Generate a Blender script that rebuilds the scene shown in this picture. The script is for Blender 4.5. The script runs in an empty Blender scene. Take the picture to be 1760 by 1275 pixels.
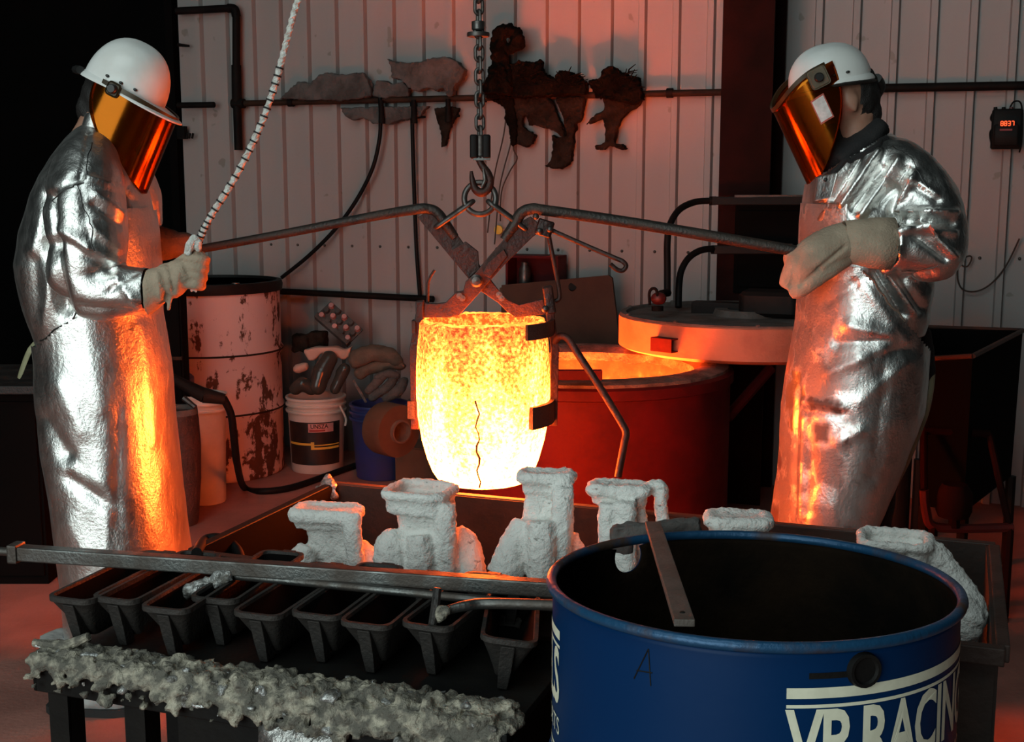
import bpy, bmesh, math, random
import numpy as np
from mathutils import Vector, Matrix, noise

random.seed(7)
R = math.radians
SC = bpy.context.scene
COL = SC.collection

# ------------------------------------------------------------------ camera
F_PX, CX, CY = 2100.0, 880.0, 637.5
CAM_H, PITCH = 1.46, R(8.7)
cam_data = bpy.data.cameras.new('camera')
cam = bpy.data.objects.new('camera', cam_data)
COL.objects.link(cam)
cam.location = (0, 0, CAM_H)
cam.rotation_euler = (math.pi / 2 - PITCH, 0, 0)
cam_data.sensor_fit = 'HORIZONTAL'
cam_data.sensor_width = 36
cam_data.lens = F_PX / 1760 * 36
cam_data.clip_start = 0.05
SC.camera = cam

# ------------------------------------------------------------------ world, light, exposure
world = bpy.data.worlds.new('world')
SC.world = world
world.use_nodes = True
world.node_tree.nodes['Background'].inputs[0].default_value = (0.55, 0.7, 0.85, 1)
world.node_tree.nodes['Background'].inputs[1].default_value = 0.0012


def area(name, loc, target, size, size_y, power, col):
    d = bpy.data.lights.new(name, 'AREA')
    d.shape = 'RECTANGLE'
    d.size, d.size_y, d.energy, d.color = size, size_y, power, col
    o = bpy.data.objects.new(name, d)
    COL.objects.link(o)
    o.location = loc
    o.rotation_euler = (Vector(target) - Vector(loc)).to_track_quat('-Z', 'Y').to_euler()
    return o


# daylight from the open workshop door behind and left of the camera
area('door_daylight', (-2.7, -2.2, 1.95), (0.1, 3.6, 0.9), 4.2, 3.6, 178, (0.86, 1.0, 0.98))
# added overhead fill, no visible source, lifts shoulders and cup tops
area('overhead_fill', (-1.3, 0.6, 4.8), (-0.3, 3.2, 0.6), 3.2, 2.0, 48, (0.86, 1.0, 0.98))

SC.view_settings.view_transform = 'Standard'
SC.view_settings.look = 'None'
SC.view_settings.exposure = 0.0
SC.view_settings.gamma = 1.0
SC.view_settings.use_curve_mapping = False

# ------------------------------------------------------------------ geometry helpers
CAM = Vector((0, 0, CAM_H))
FWD = Vector((0, math.cos(PITCH), -math.sin(PITCH)))
UPV = Vector((0, math.sin(PITCH), math.cos(PITCH)))
X, Y, Z = Vector((1, 0, 0)), Vector((0, 1, 0)), Vector((0, 0, 1))
TH = R(20)
U = Vector((math.cos(TH), -math.sin(TH), 0))     # along the back wall, to the right
V = Vector((math.sin(TH), math.cos(TH), 0))      # into the back wall


def ray(x, y):
    return FWD + X * ((x - CX) / F_PX) + UPV * (-(y - CY) / F_PX)


def P(x, y, d):
    r = ray(x, y)
    return CAM + r * (d / r.y)


def pz(x, y, z):
    r = ray(x, y)
    return CAM + r * ((z - CAM_H) / r.z)


W0 = Vector((0, 6.3, 0))


def Wp(x, y, off=0.0):
    r = ray(x, y)
    t = ((W0 - V * off) - CAM).dot(V) / r.dot(V)
    return CAM + r * t


def mpp(p):
    return (p - CAM).dot(FWD) / F_PX


LOC = {}


class MB:
    def __init__(s):
        s.v, s.f = [], []

    def add(s, vs, fs):
        o = len(s.v)
        s.v += [Vector(v) for v in vs]
        s.f += [tuple(i + o for i in f) for f in fs]
        return s

    def box(s, c, size, ax=(X, Y, Z)):
        c = Vector(c)
        vs = []
        for sx in (-.5, .5):
            for sy in (-.5, .5):
                for sz in (-.5, .5):
                    vs.append(c + ax[0] * (sx * size[0]) + ax[1] * (sy * size[1]) + ax[2] * (sz * size[2]))
        return s.add(vs, [(0, 1, 3, 2), (4, 6, 7, 5), (0, 4, 5, 1), (2, 3, 7, 6), (0, 2, 6, 4), (1, 5, 7, 3)])

    def rbox(s, c, size, r, ax=(X, Y, Z), n=3):
        """box with rounded vertical edges and a small top and bottom chamfer"""
        c = Vector(c)
        w, d, h = size
        rings = []
        for k, (z, ins) in enumerate(((-h / 2, r * .5), (-h / 2 + r * .5, 0), (h / 2 - r * .5, 0), (h / 2, r * .5))):
            ring = []
            for q, (sx, sy) in enumerate(((1, 1), (-1, 1), (-1, -1), (1, -1))):
                for i in range(n + 1):
                    a = math.pi / 2 * (q + i / n)
                    px_ = sx * (w / 2 - r) + (r - ins) * math.cos(a)
                    py_ = sy * (d / 2 - r) + (r - ins) * math.sin(a)
                    ring.append(c + ax[0] * px_ + ax[1] * py_ + ax[2] * z)
            rings.append(ring)
        return s.loft(rings)

    def loft(s, rings, cap0=True, cap1=True, closed=True):
        n = len(rings[0])
        vs = [v for r in rings for v in r]
        fs = []
        m = n if closed else n - 1
        for k in range(len(rings) - 1):
            for i in range(m):
                j = (i + 1) % n
                fs.append((k * n + i, k * n + j, (k + 1) * n + j, (k + 1) * n + i))
        if cap0:
            fs.append(tuple(range(n - 1, -1, -1)))
        if cap1:
            o = (len(rings) - 1) * n
            fs.append(tuple(range(o, o + n)))
        return s.add(vs, fs)

    def tube(s, pts, r, n=10, caps=True, closed=False, flat=1.0):
        pts = [Vector(p) for p in pts]
        m = len(pts)
        rs = r if isinstance(r, (list, tuple)) else [r] * m
        rings = []
        prev = None
        for i, p in enumerate(pts):
            if closed:
                t = pts[(i + 1) % m] - pts[i - 1]
            else:
                t = pts[min(i + 1, m - 1)] - pts[max(i - 1, 0)]
            t.normalize()
            if prev is None:
                a = t.cross(Z)
                if a.length < .1:
                    a = t.cross(Y)
            else:
                a = prev - t * prev.dot(t)
            a.normalize()
            b = t.cross(a)
            prev = a
            rings.append([p + a * (rs[i] * math.cos(2 * math.pi * k / n)) + b * (rs[i] * flat * math.sin(2 * math.pi * k / n)) for k in range(n)])
        if closed:
            rings.append(rings[0])
            return s.loft(rings, False, False)
        return s.loft(rings, caps, caps)

    def ctube(s, pts, r, n=10, sub=6, **k):
        sp, sr = spline(pts, r, sub)
        return s.tube(sp, sr, n, **k)

    def lathe(s, c, prof, n=32, ax=None, caps=(False, False)):
        c = Vector(c)
        a, b, u = ax or (X, Y, Z)
        rings = [[c + a * (r * math.cos(2 * math.pi * k / n)) + b * (r * math.sin(2 * math.pi * k / n)) + u * z for k in range(n)] for r, z in prof]
        return s.loft(rings, caps[0], caps[1])

    def ell(s, c, rad, ax=(X, Y, Z), nu=16, nv=10):
        c = Vector(c)
        rings = []
        for j in range(nv + 1):
            a = math.pi * (j / nv) * .998 + .003
            rings.append([c + ax[0] * (rad[0] * math.sin(a) * math.cos(2 * math.pi * k / nu)) + ax[1] * (rad[1] * math.sin(a) * math.sin(2 * math.pi * k / nu)) + ax[2] * (-rad[2] * math.cos(a)) for k in range(nu)])
        return s.loft(rings)

    def prism(s, pts, ext):
        pts = [Vector(p) for p in pts]
        n = len(pts)
        vs = pts + [p + ext for p in pts]
        fs = [tuple(range(n)), tuple(range(2 * n - 1, n - 1, -1))]
        fs += [(i, (i + 1) % n + 0, (i + 1) % n + n, i + n) for i in range(n)]
        return s.add(vs, fs)

    def build(s, name, mat, parent=None, base=None, smooth=40, bevel=0.0, label=None):
        me = bpy.data.meshes.new(name)
        if parent is not None:
            org = LOC[parent.name]
        elif base is not None:
            org = Vector(base)
        else:
            xs = [v.x for v in s.v]; ys = [v.y for v in s.v]; zs = [v.z for v in s.v]
            org = Vector(((min(xs) + max(xs)) / 2, (min(ys) + max(ys)) / 2, min(zs)))
        me.from_pydata([tuple(v - org) for v in s.v], [], s.f)
        bm = bmesh.new()
        bm.from_mesh(me)
        bmesh.ops.recalc_face_normals(bm, faces=bm.faces)
        if bevel > 0:
            es = [e for e in bm.edges if len(e.link_faces) == 2 and e.calc_face_angle(0) > R(35)]
            bmesh.ops.bevel(bm, geom=es, offset=bevel, segments=2, affect='EDGES', profile=.6)
        bm.to_mesh(me)
        bm.free()
        if smooth:
            me.shade_smooth()
            me.set_sharp_from_angle(angle=R(smooth))
        o = bpy.data.objects.new(name, me)
        COL.objects.link(o)
        if mat:
            me.materials.append(M(mat) if isinstance(mat, str) else mat)
        if parent is not None:
            o.parent = parent
        else:
            o.location = org
        LOC[o.name] = org
        if label:
            o['label'] = label
        return o


def spline(pts, r=1.0, sub=6):
    pts = [Vector(p) for p in pts]
    m = len(pts)
    rs = list(r) if isinstance(r, (list, tuple)) else [r] * m
    op, orr = [], []
    for i in range(m - 1):
        p0, p1, p2, p3 = pts[max(i - 1, 0)], pts[i], pts[i + 1], pts[min(i + 2, m - 1)]
        for k in range(sub):
            t = k / sub
            op.append(.5 * ((2 * p1) + (p2 - p0) * t + (2 * p0 - 5 * p1 + 4 * p2 - p3) * t * t + (3 * p1 - p0 - 3 * p2 + p3) * t ** 3))
            orr.append(rs[i] + (rs[i + 1] - rs[i]) * t)
    op.append(pts[-1]); orr.append(rs[-1])
    return op, orr


def inst(o, name, parent, loc=None, mtx=None):
    """copy of an object that shares its mesh"""
    c = o.copy()
    c.name = name
    COL.objects.link(c)
    c.parent = parent
    if mtx is not None:
        c.matrix_local = mtx
    elif loc is not None:
        c.location = loc
    return c


def organic(mb, voxel, smooth=6, disp=None, passes=1):
    """fuse the shapes of mb into one skin, smooth it, push it along its normals"""
    me = bpy.data.meshes.new('tmp')
    me.from_pydata([tuple(v) for v in mb.v], [], mb.f)
    bm = bmesh.new(); bm.from_mesh(me); bmesh.ops.recalc_face_normals(bm, faces=bm.faces); bm.to_mesh(me); bm.free()
    o = bpy.data.objects.new('tmp', me)
    COL.objects.link(o)
    m = o.modifiers.new('r', 'REMESH'); m.mode = 'VOXEL'; m.voxel_size = voxel
    if smooth:
        m = o.modifiers.new('s', 'SMOOTH'); m.factor = .5; m.iterations = smooth
    dg = bpy.context.evaluated_depsgraph_get()
    dg.update()
    ev = bpy.data.meshes.new_from_object(o.evaluated_get(dg))
    bpy.data.objects.remove(o); bpy.data.meshes.remove(me)
    out = MB()
    out.f = [tuple(p.vertices) for p in ev.polygons]
    if disp:
        out.v = [v.co + v.normal * disp(v.co, v.normal) for v in ev.vertices]
    else:
        out.v = [v.co.copy() for v in ev.vertices]
    bpy.data.meshes.remove(ev)
    return out


def nz(p, s, seed=0.0):
    return noise.noise((p[0] * s + seed, p[1] * s - seed * 1.7, p[2] * s + seed * .3))


def nz3(p, s, seed=0.0):
    return nz(p, s, seed) + .5 * nz(p, s * 2.1, seed + 5) + .25 * nz(p, s * 4.3, seed + 9)


def rough_disp(a, s, seed=0.0):
    return lambda co, n: a * nz3(co, s, seed)


def tag(o, label=None, cat=None, group=None, kind=None):
    if label: o['label'] = label
    if cat: o['category'] = cat
    if group: o['group'] = group
    if kind: o['kind'] = kind
    return o


def thing(name, loc, label, cat, group=None):
    o = bpy.data.objects.new(name, None)
    o.empty_display_size = .1
    COL.objects.link(o)
    o.location = loc
    LOC[o.name] = Vector(loc)
    return tag(o, label, cat, group)


def struct(o):
    o['kind'] = 'structure'
    return o


# ------------------------------------------------------------------ materials
MATS = {}


def M(n):
    return MATS[n]


class NT:
    def __init__(s, name, world=False):
        s.world = world
        s.m = bpy.data.materials.new(name)
        s.m.use_nodes = True
        s.t = s.m.node_tree
        s.b = s.t.nodes['Principled BSDF']
        s.out = s.t.nodes['Material Output']
        s.tc = s.t.nodes.new('ShaderNodeTexCoord')
        s.geo = s.t.nodes.new('ShaderNodeNewGeometry')
        MATS[name] = s.m

    def n(s, typ, **k):
        nd = s.t.nodes.new(typ)
        for a, v in k.items():
            setattr(nd, a, v)
        return nd

    def l(s, a, b):
        s.t.links.new(a, b)

    def coord(s, scale=(1, 1, 1), rot=(0, 0, 0)):
        mp = s.n('ShaderNodeMapping')
        mp.inputs['Scale'].default_value = scale
        mp.inputs['Rotation'].default_value = rot
        s.l(s.geo.outputs['Position'] if s.world else s.tc.outputs['Object'], mp.inputs[0])
        return mp.outputs[0]

    def noise(s, scale, detail=6, rough=.55, stretch=(1, 1, 1), dist=0.0):
        nd = s.n('ShaderNodeTexNoise')
        nd.inputs['Scale'].default_value = scale
        nd.inputs['Detail'].default_value = detail
        nd.inputs['Roughness'].default_value = rough
        nd.inputs['Distortion'].default_value = dist
        s.l(s.coord(stretch), nd.inputs['Vector'])
        return nd.outputs[0]

    def ramp(s, fac, stops, interp='LINEAR'):
        nd = s.n('ShaderNodeValToRGB')
        nd.color_ramp.interpolation = interp
        e = nd.color_ramp.elements
        while len(e) < len(stops):
            e.new(.5)
        for i, (p, c) in enumerate(stops):
            e[i].position = p
            e[i].color = (c, c, c, 1) if isinstance(c, (int, float)) else (*c, 1)
        s.l(fac, nd.inputs[0])
        return nd.outputs[0]

    def mix(s, fac, a, b):
        nd = s.n('ShaderNodeMix', data_type='RGBA')
        for sock, v in ((nd.inputs[0], fac), (nd.inputs[6], a), (nd.inputs[7], b)):
            if hasattr(v, 'is_linked'):
                s.l(v, sock)
            else:
                sock.default_value = v if isinstance(v, float) else (*v, 1)
        return nd.outputs[2]

    def math(s, op, a, b=0.0):
        nd = s.n('ShaderNodeMath', operation=op)
        for sock, v in ((nd.inputs[0], a), (nd.inputs[1], b)):
            if hasattr(v, 'is_linked'):
                s.l(v, sock)
            else:
                sock.default_value = v
        return nd.outputs[0]

    def set(s, name, v):
        sock = s.b.inputs[name]
        if hasattr(v, 'is_linked'):
            s.l(v, sock)
        else:
            sock.default_value = (*v, 1) if isinstance(v, tuple) else v

    def bump(s, h, strength, dist=.01):
        nd = s.n('ShaderNodeBump')
        nd.inputs['Strength'].default_value = strength
        nd.inputs['Distance'].default_value = dist
        s.l(h, nd.inputs['Height'])
        s.l(nd.outputs[0], s.b.inputs['Normal'])


def pmat(name, c1, c2=None, scale=9, rough=.6, rough2=None, metal=0.0, bump=0.0, bscale=60, thr=(.4, .62), stretch=(1, 1, 1), bdist=.01, spec=None):
    t = NT(name)
    c2 = c2 or tuple(c * .75 for c in c1)
    f = t.ramp(t.noise(scale, stretch=stretch), [(thr[0], 0.0), (thr[1], 1.0)])
    t.set('Base Color', t.mix(f, c1, c2))
    t.set('Metallic', metal)
    if spec is not None:
        t.set('Specular IOR Level', spec)
    if rough2 is not None:
        t.set('Roughness', t.math('ADD', t.math('MULTIPLY', f, rough2 - rough), rough))
    else:
        t.set('Roughness', rough)
    if bump:
        t.bump(t.noise(bscale, 4), bump, bdist)
    return t.m


pmat('concrete', (.42, .175, .135), (.27, .11, .085), 2.2, .8, bump=.25, bscale=70)
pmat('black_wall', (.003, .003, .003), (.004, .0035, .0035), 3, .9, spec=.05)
pmat('black_steel', (.006, .006, .006), (.010, .009, .008), 7, .6, bump=.12, spec=.18)
pmat('dark_iron', (.030, .028, .027), (.05, .042, .037), 9, .55, .7, .4, bump=.3, bscale=120)
pmat('bar_steel', (.14, .145, .14), (.10, .085, .075), 12, .38, .6, .85, bump=.15, bscale=140)
pmat('tong_handle', (.040, .036, .033), (.06, .045, .037), 14, .42, .6, .6, bump=.3, bscale=120)
pmat('tong_steel', (.022, .008, .006), (.048, .016, .010), 14, .45, .6, .3, bump=.3, bscale=90)
pmat('pipe_black', (.005, .0045, .0045), (.010, .008, .007), 9, .7, bump=.1, spec=.1)
pmat('pipe_rust', (.022, .013, .009), (.04, .02, .012), 14, .75, bump=.25, spec=.15)
pmat('chain_steel', (.11, .105, .10), (.07, .055, .048), 30, .38, .55, .8, bump=.1)
pmat('column_red', (.022, .005, .004), (.014, .004, .003), 6, .8, bump=.1, spec=.08)
pmat('foam_grey', (.10, .092, .087), (.05, .045, .042), 10, .9, bump=.8, bscale=40)
pmat('rag_dark', (.003, .0025, .002), (.008, .006, .004), 12, .95, bump=.7, bscale=60, spec=.05)
pmat('rag_brown', (.026, .019, .015), (.011, .008, .006), 14, .95, bump=.6, bscale=60, spec=.05)
pmat('wire', (.05, .03, .022), None, 10, .7)
pmat('rubber', (.005, .005, .005), (.009, .008, .008), 12, .55, spec=.12)
t = NT('ceramic')
cb_ = t.mix(t.ramp(t.noise(22), [(.45, 0.0), (.75, 1.0)]), (.82, .82, .78), (.70, .69, .66))
t.set('Base Color', t.mix(t.math('MULTIPLY', t.ramp(t.noise(34, 8, .7, (1, 1, 2.2)), [(.60, 0.0), (.68, 1.0)]), .75), cb_, (.13, .115, .095)))
t.set('Roughness', .9)
t.bump(t.noise(150, 4), .9, .006)
pmat('sand', (.014, .011, .009), (.024, .017, .012), 9, .95, bump=.6, bscale=160)
pmat('box_rust', (.016, .009, .006), (.03, .014, .009), 8, .75, bump=.2)
pmat('box_edge', (.055, .035, .028), (.035, .02, .015), 12, .6, metal=.3, bump=.2)
pmat('furnace_shell', (.085, .006, .007), (.055, .005, .006), 5, .6, .7, bump=.12, spec=.15)
pmat('refractory', (.16, .12, .10), (.07, .05, .04), 12, .95, bump=.8, bscale=50)
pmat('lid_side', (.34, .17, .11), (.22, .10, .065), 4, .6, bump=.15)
pmat('lid_top', (.13, .11, .10), (.075, .055, .045), 9, .9, bump=.5)
pmat('cardboard', (.11, .06, .034), (.075, .04, .022), 6, .85, bump=.1)
pmat('board', (.07, .036, .021), (.035, .017, .010), 5, .8, thr=(.35, .7))
pmat('plastic_white', (.62, .56, .50), (.52, .45, .39), 6, .45)
pmat('plastic_blue', (.025, .035, .16), (.03, .04, .12), 7, .4)
pmat('plastic_dark', (.045, .04, .035), (.065, .055, .045), 6, .25)
pmat('foam_pink', (.58, .35, .28), (.5, .29, .22), 9, .8)
pmat('old_crucible', (.075, .03, .022), (.04, .018, .014), 12, .7, bump=.6)
pmat('label_black', (.012, .011, .010), (.03, .017, .012), 12, .4)
pmat('label_yellow', (.75, .48, .06), (.65, .4, .05), 9, .5)
pmat('label_pink', (.6, .3, .27), (.5, .2, .18), 20, .5)
pmat('label_red', (.4, .03, .025), None, 9, .5)
pmat('leather', (.42, .33, .24), (.32, .25, .18), 16, .85, bump=.35, bscale=160)
pmat('leather_brown', (.16, .105, .075), (.11, .075, .055), 16, .85, bump=.35, bscale=160)
pmat('skin', (.36, .19, .13), (.30, .15, .10), 20, .5)
pmat('hair', (.012, .010, .009), None, 60, .6, bump=.4, bscale=300)
pmat('cloth_black', (.008, .008, .009), (.013, .012, .012), 20, .85, bump=.3, bscale=200)
pmat('denim', (.02, .03, .085), (.015, .022, .06), 30, .85)
pmat('strap', (.30, .29, .17), (.22, .21, .12), 20, .7)
pmat('tail_lining', (.36, .34, .22), (.25, .22, .12), 9, .5, bump=.2)
pmat('boot', (.5, .5, .48), (.32, .31, .3), 9, .6, bump=.3)
pmat('sole', (.02, .02, .02), None, 9, .8)
pmat('hat_white', (.80, .82, .80), (.72, .73, .70), 9, .3, bump=.03)
pmat('hat_band', (.012, .012, .012), (.02, .02, .018), 9, .45)
pmat('bracket', (.20, .16, .11), (.13, .10, .07), 9, .4, metal=.3)
pmat('bracket_dark', (.05, .032, .012), (.03, .02, .008), 9, .4, metal=.3)
pmat('sticker', (.72, .70, .68), None, 60, .6)
pmat('sticker_red', (.5, .10, .07), None, 60, .6)
pmat('rope_white', (.75, .76, .72), (.55, .53, .48), 70, .6, bump=.7, bscale=150)
pmat('rope_black', (.008, .008, .008), None, 20, .7)
pmat('slag', (.12, .112, .092), (.46, .42, .33), 34, .75, .55, .1, bump=1.0, bscale=90, thr=(.45, .66))
pmat('slag_metal', (.55, .56, .55), (.13, .12, .105), 38, .35, .7, .7, bump=.9, bscale=70)
pmat('flat_bar', (.10, .088, .078), (.075, .06, .05), 12, .6, bump=.3)
pmat('print_cream', (.78, .79, .62), (.70, .71, .55), 40, .5)
pmat('red_paint', (.10, .010, .009), (.06, .008, .007), 9, .5)
pmat('yellow_tag', (.75, .5, .05), None, 9, .5)
pmat('bin_edge', (.04, .02, .015), (.07, .03, .02), 9, .55, metal=.3)

# painted steel siding, with grey-green spots of spatter low on the right
t = NT('siding', True)
f = t.ramp(t.noise(2.0, 5, stretch=(1, 1, .25)), [(.3, 0.0), (.75, 1.0)])
base = t.mix(f, (.335, .312, .302), (.28, .26, .25))
spots = t.ramp(t.noise(13, 2, .4), [(.72, 0.0), (.75, 1.0)])
base = t.mix(t.math('MULTIPLY', spots, .6), base, (.16, .15, .12))
t.set('Base Color', base)
t.set('Roughness', .55)
t.bump(t.noise(90, 3), .05)

# white drum with rust
t = NT('drum_white')
n1 = t.noise(5.5, 9, .68, (1, 1, .8), .3)
n2 = t.noise(16, 8, .6, (1, 1, .28))
mx = t.math('ADD', t.math('MULTIPLY', n1, .62), t.math('MULTIPLY', n2, .38))
f = t.ramp(mx, [(.512, 0.0), (.535, 1.0)])
rust = t.mix(t.noise(30), (.13, .045, .018), (.04, .017, .010))
t.set('Base Color', t.mix(f, (.60, .46, .43), rust))
t.set('Roughness', t.math('ADD', t.math('MULTIPLY', f, .4), .45))
t.bump(mx, .25)

# blue painted drum
t = NT('drum_blue')
n1 = t.noise(9, 9, .7)
f = t.ramp(n1, [(.66, 0.0), (.70, 1.0)])
t.set('Base Color', t.mix(f, t.mix(t.noise(2.5), (.0006, .026, .098), (.0005, .021, .082)), (.008, .012, .03)))
t.set('Roughness', .42)
t.set('Specular IOR Level', .12)
t.bump(t.noise(6, 4), .12)
pmat('drum_rim', (.012, .07, .16), (.06, .035, .025), 9, .4, .7, .3, bump=.2, thr=(.48, .6))
pmat('drum_inside', (.003, .0025, .002), (.012, .007, .004), 5, .9, bump=.3, spec=.05)


def alu(name, worn=False):
    t = NT(name)
    big = t.noise(5, 5, .6)
    fine = t.noise(38, 6, .6, (1, 1, .6))
    c = t.mix(t.ramp(big, [(.35, 0.0), (.7, 1.0)]), (.92, .92, .89), (.70, .705, .68))
    metal = 1.0
    rough = t.math('ADD', t.math('MULTIPLY', fine, .24), .24)
    if worn:
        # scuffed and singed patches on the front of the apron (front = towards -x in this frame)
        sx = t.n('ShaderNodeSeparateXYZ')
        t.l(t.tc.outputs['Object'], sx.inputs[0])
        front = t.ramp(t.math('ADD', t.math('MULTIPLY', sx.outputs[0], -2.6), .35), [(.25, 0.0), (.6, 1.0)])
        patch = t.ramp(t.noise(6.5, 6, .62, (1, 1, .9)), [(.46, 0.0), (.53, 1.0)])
        at = t.n('ShaderNodeAttribute', attribute_name='scorch_shade')
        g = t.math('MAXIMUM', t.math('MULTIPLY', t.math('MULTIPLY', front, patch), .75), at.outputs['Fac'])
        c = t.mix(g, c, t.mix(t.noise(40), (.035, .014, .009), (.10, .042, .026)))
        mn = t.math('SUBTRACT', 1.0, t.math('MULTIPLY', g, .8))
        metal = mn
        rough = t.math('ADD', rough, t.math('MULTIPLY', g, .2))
    t.set('Base Color', c)
    t.set('Metallic', metal)
    t.set('Roughness', rough)
    h = t.math('ADD', t.math('MULTIPLY', t.noise(16, 5, .55, (1, 1, .5), .6), .55), t.math('ADD', t.math('MULTIPLY', fine, .45), t.math('MULTIPLY', t.noise(130, 3, .6), .30)))
    t.bump(h, .24, .02)


alu('aluminised')
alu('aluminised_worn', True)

# amber gold-coated visor
t = NT('visor')
t.set('Base Color', (.62, .19, .014))
t.set('Metallic', .92)
t.set('Roughness', t.math('ADD', t.math('MULTIPLY', t.noise(30), .14), .06))
tr = t.n('ShaderNodeBsdfTransparent')
tr.inputs[0].default_value = (.5, .18, .012, 1)
mxs = t.n('ShaderNodeMixShader')
mxs.inputs[0].default_value = .26
t.l(tr.outputs[0], mxs.inputs[1])
t.l(t.b.outputs[0], mxs.inputs[2])
t.l(mxs.outputs[0], t.out.inputs[0])


def glow(name, lo, hi, fine, coarse, z0=None, z1=None, gain=(0.0, 1.0), dark=.36, base=(.05, .02, .01), col=(1.0, .115, .014)):
    """hot surface: thin dark scale over an incandescent body; hotter towards z1"""
    t = NT(name)
    t.set('Base Color', base)
    t.set('Roughness', .9)
    a = t.noise(fine, 6, .62)
    b = t.noise(coarse, 4, .6, (1, 1, .35))
    m = t.math('ADD', t.math('MULTIPLY', a, .62), t.math('MULTIPLY', b, .38))
    if z0 is not None:
        sx = t.n('ShaderNodeSeparateXYZ')
        t.l(t.tc.outputs['Object'], sx.inputs[0])
        mr = t.n('ShaderNodeMapRange')
        mr.inputs[1].default_value, mr.inputs[2].default_value = z0, z1
        mr.inputs[3].default_value, mr.inputs[4].default_value = gain
        t.l(sx.outputs[2], mr.inputs[0])
        m = t.math('ADD', m, mr.outputs[0])
    s = t.ramp(m, [(dark, 0.0), (dark + .12, .045), (dark + .22, .20), (dark + .42, 1.0)])
    st = t.math('ADD', t.math('MULTIPLY', s, hi - lo), lo)
    t.set('Emission Color', col)
    t.set('Emission Strength', st)
    t.bump(a, .5)


glow('crucible_hot', .8, 120, 95, 12, .02, .48, (.27, -.10), dark=.38)
glow('rim_hot', 4, 30, 60, 10, dark=.34)
glow('melt_hot', 30, 70, 30, 8)
glow('furnace_hot', 1.0, 13, 20, 6, .42, .80, (.16, -.18), col=(1.0, .11, .010), base=(.012, .006, .004))
glow('fire_bed', 330, 540, 9, 4, col=(1.0, .10, .010))
t = NT('led')
t.set('Base Color', (.02, 0, 0))
t.set('Emission Color', (1, .07, .015))
t.set('Emission Strength', 2.6)
t = NT('led_dim')
t.set('Base Color', (.02, 0, 0))
t.set('Emission Color', (1, .03, .03))
t.set('Emission Strength', .08)

# ================================================================== the setting
PITCH_S, PHASE_S = .1665, -1.4655


def Ws(s_, z, off=0.0):
    return W0 + U * s_ - V * off + Z * z


fl = MB()
fl.add([Vector((-7, -3, 0)), Vector((6, -3, 0)), Vector((6, 9, 0)), Vector((-7, 9, 0)),
        Vector((-7, -3, -.1)), Vector((6, -3, -.1)), Vector((6, 9, -.1)), Vector((-7, 9, -.1))],
       [(0, 1, 2, 3), (7, 6, 5, 4), (0, 4, 5, 1), (1, 5, 6, 2), (2, 6, 7, 3), (3, 7, 4, 0)])
struct(tag(fl.build('floor', 'concrete', base=(0, 0, 0)), 'worn concrete workshop floor'))

# back wall: dark backing sheet that carries the ribbed siding panels
wb = MB().box(Ws(1.28, 1.7, -.03), (6.49, .04, 3.4), (U, V, Z))
wall = struct(tag(wb.build('wall_back', 'siding', base=W0), 'ribbed pale steel siding wall behind the furnace'))
k0, k1 = -3, 36
proto = None
scr = None
for k in range(k0, k1):
    s_ = PHASE_S + PITCH_S * k
    if proto is None:
        prof = [(0, 0), (.117, 0), (.124, .024), (.152, .024), (.159, -.006), (.1665, -.006), (.1665, -.0095), (0, -.0095)]
        pb = MB().prism([Ws(s_ + a, 0.0, b) for a, b in prof], Z * 3.4)
        proto = pb.build('siding_panel', 'siding', wall, smooth=0)
        sm = MB().ell(Ws(s_ + .05, 0, .003), (.0075, .0075, .0075), nu=8, nv=5)
        scr = sm.build('screw', 'bar_steel', proto)
        sp0 = s_
        scr.location = (0, 0, 1.13)
    else:
        c = inst(proto, 'siding_panel', wall, U * (s_ - sp0))
        inst(scr, 'screw', c, Vector((0, 0, 1.13)))

# a dark recess left of the siding
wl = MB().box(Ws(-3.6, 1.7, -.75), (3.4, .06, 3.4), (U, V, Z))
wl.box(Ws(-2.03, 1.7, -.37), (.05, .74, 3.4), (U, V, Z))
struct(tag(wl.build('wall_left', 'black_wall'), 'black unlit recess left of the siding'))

# steel I-beam column
cs = (1.127 + 1.34) / 2
cb = MB()
col_o = struct(tag(MB().box(Ws(1.245, 1.7, .40), (.225, .016, 3.4), (U, V, Z)).build('trim_1', 'column_red'), 'dark red steel column flange'))
MB().box(Ws(1.245, 1.7, .20), (.012, .384, 3.4), (U, V, Z)).build('web', 'column_red', col_o)
MB().box(Ws(1.245, 1.7, .035), (.225, .016, 3.4), (U, V, Z)).build('back_flange', 'column_red', col_o)

# ================================================================== pipes on the wall
def wpath(pts, off):
    return [Wp(x, y, off) for x, y in pts]


g = thing('wall_pipe', Wp(800, 166, .055), 'long dark horizontal pipe crossing the siding behind the chain', 'pipe')
MB().tube([Wp(400, 178, .055), Wp(1258, 158, .055)], .016, 12).build('pipe_run', 'pipe_rust', g)
for x, y in ((500, 176), (830, 168), (1150, 160)):
    MB().tube([Wp(x, y, .055), Wp(x, y, .0)], .009, 8).build('bracket', 'pipe_black', g)
    MB().lathe(Wp(x - 4, y, .055), [(.017, 0), (.023, 0), (.023, .03), (.017, .03)], 12, (V, Z, U)).build('collar', 'pipe_black', g)
g = thing('wall_pipe', Wp(1600, 150, .055), 'dark horizontal pipe behind the right worker\'s helmet', 'pipe')
MB().tube([Wp(1395, 153.5, .055), Wp(2150, 140, .055)], .019, 12).build('pipe_run', 'pipe_black', g)
for x in (1520, 1740):
    MB().tube([Wp(x, 150, .055), Wp(x, 150, .0)], .010, 8).build('bracket', 'pipe_black', g)

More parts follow.
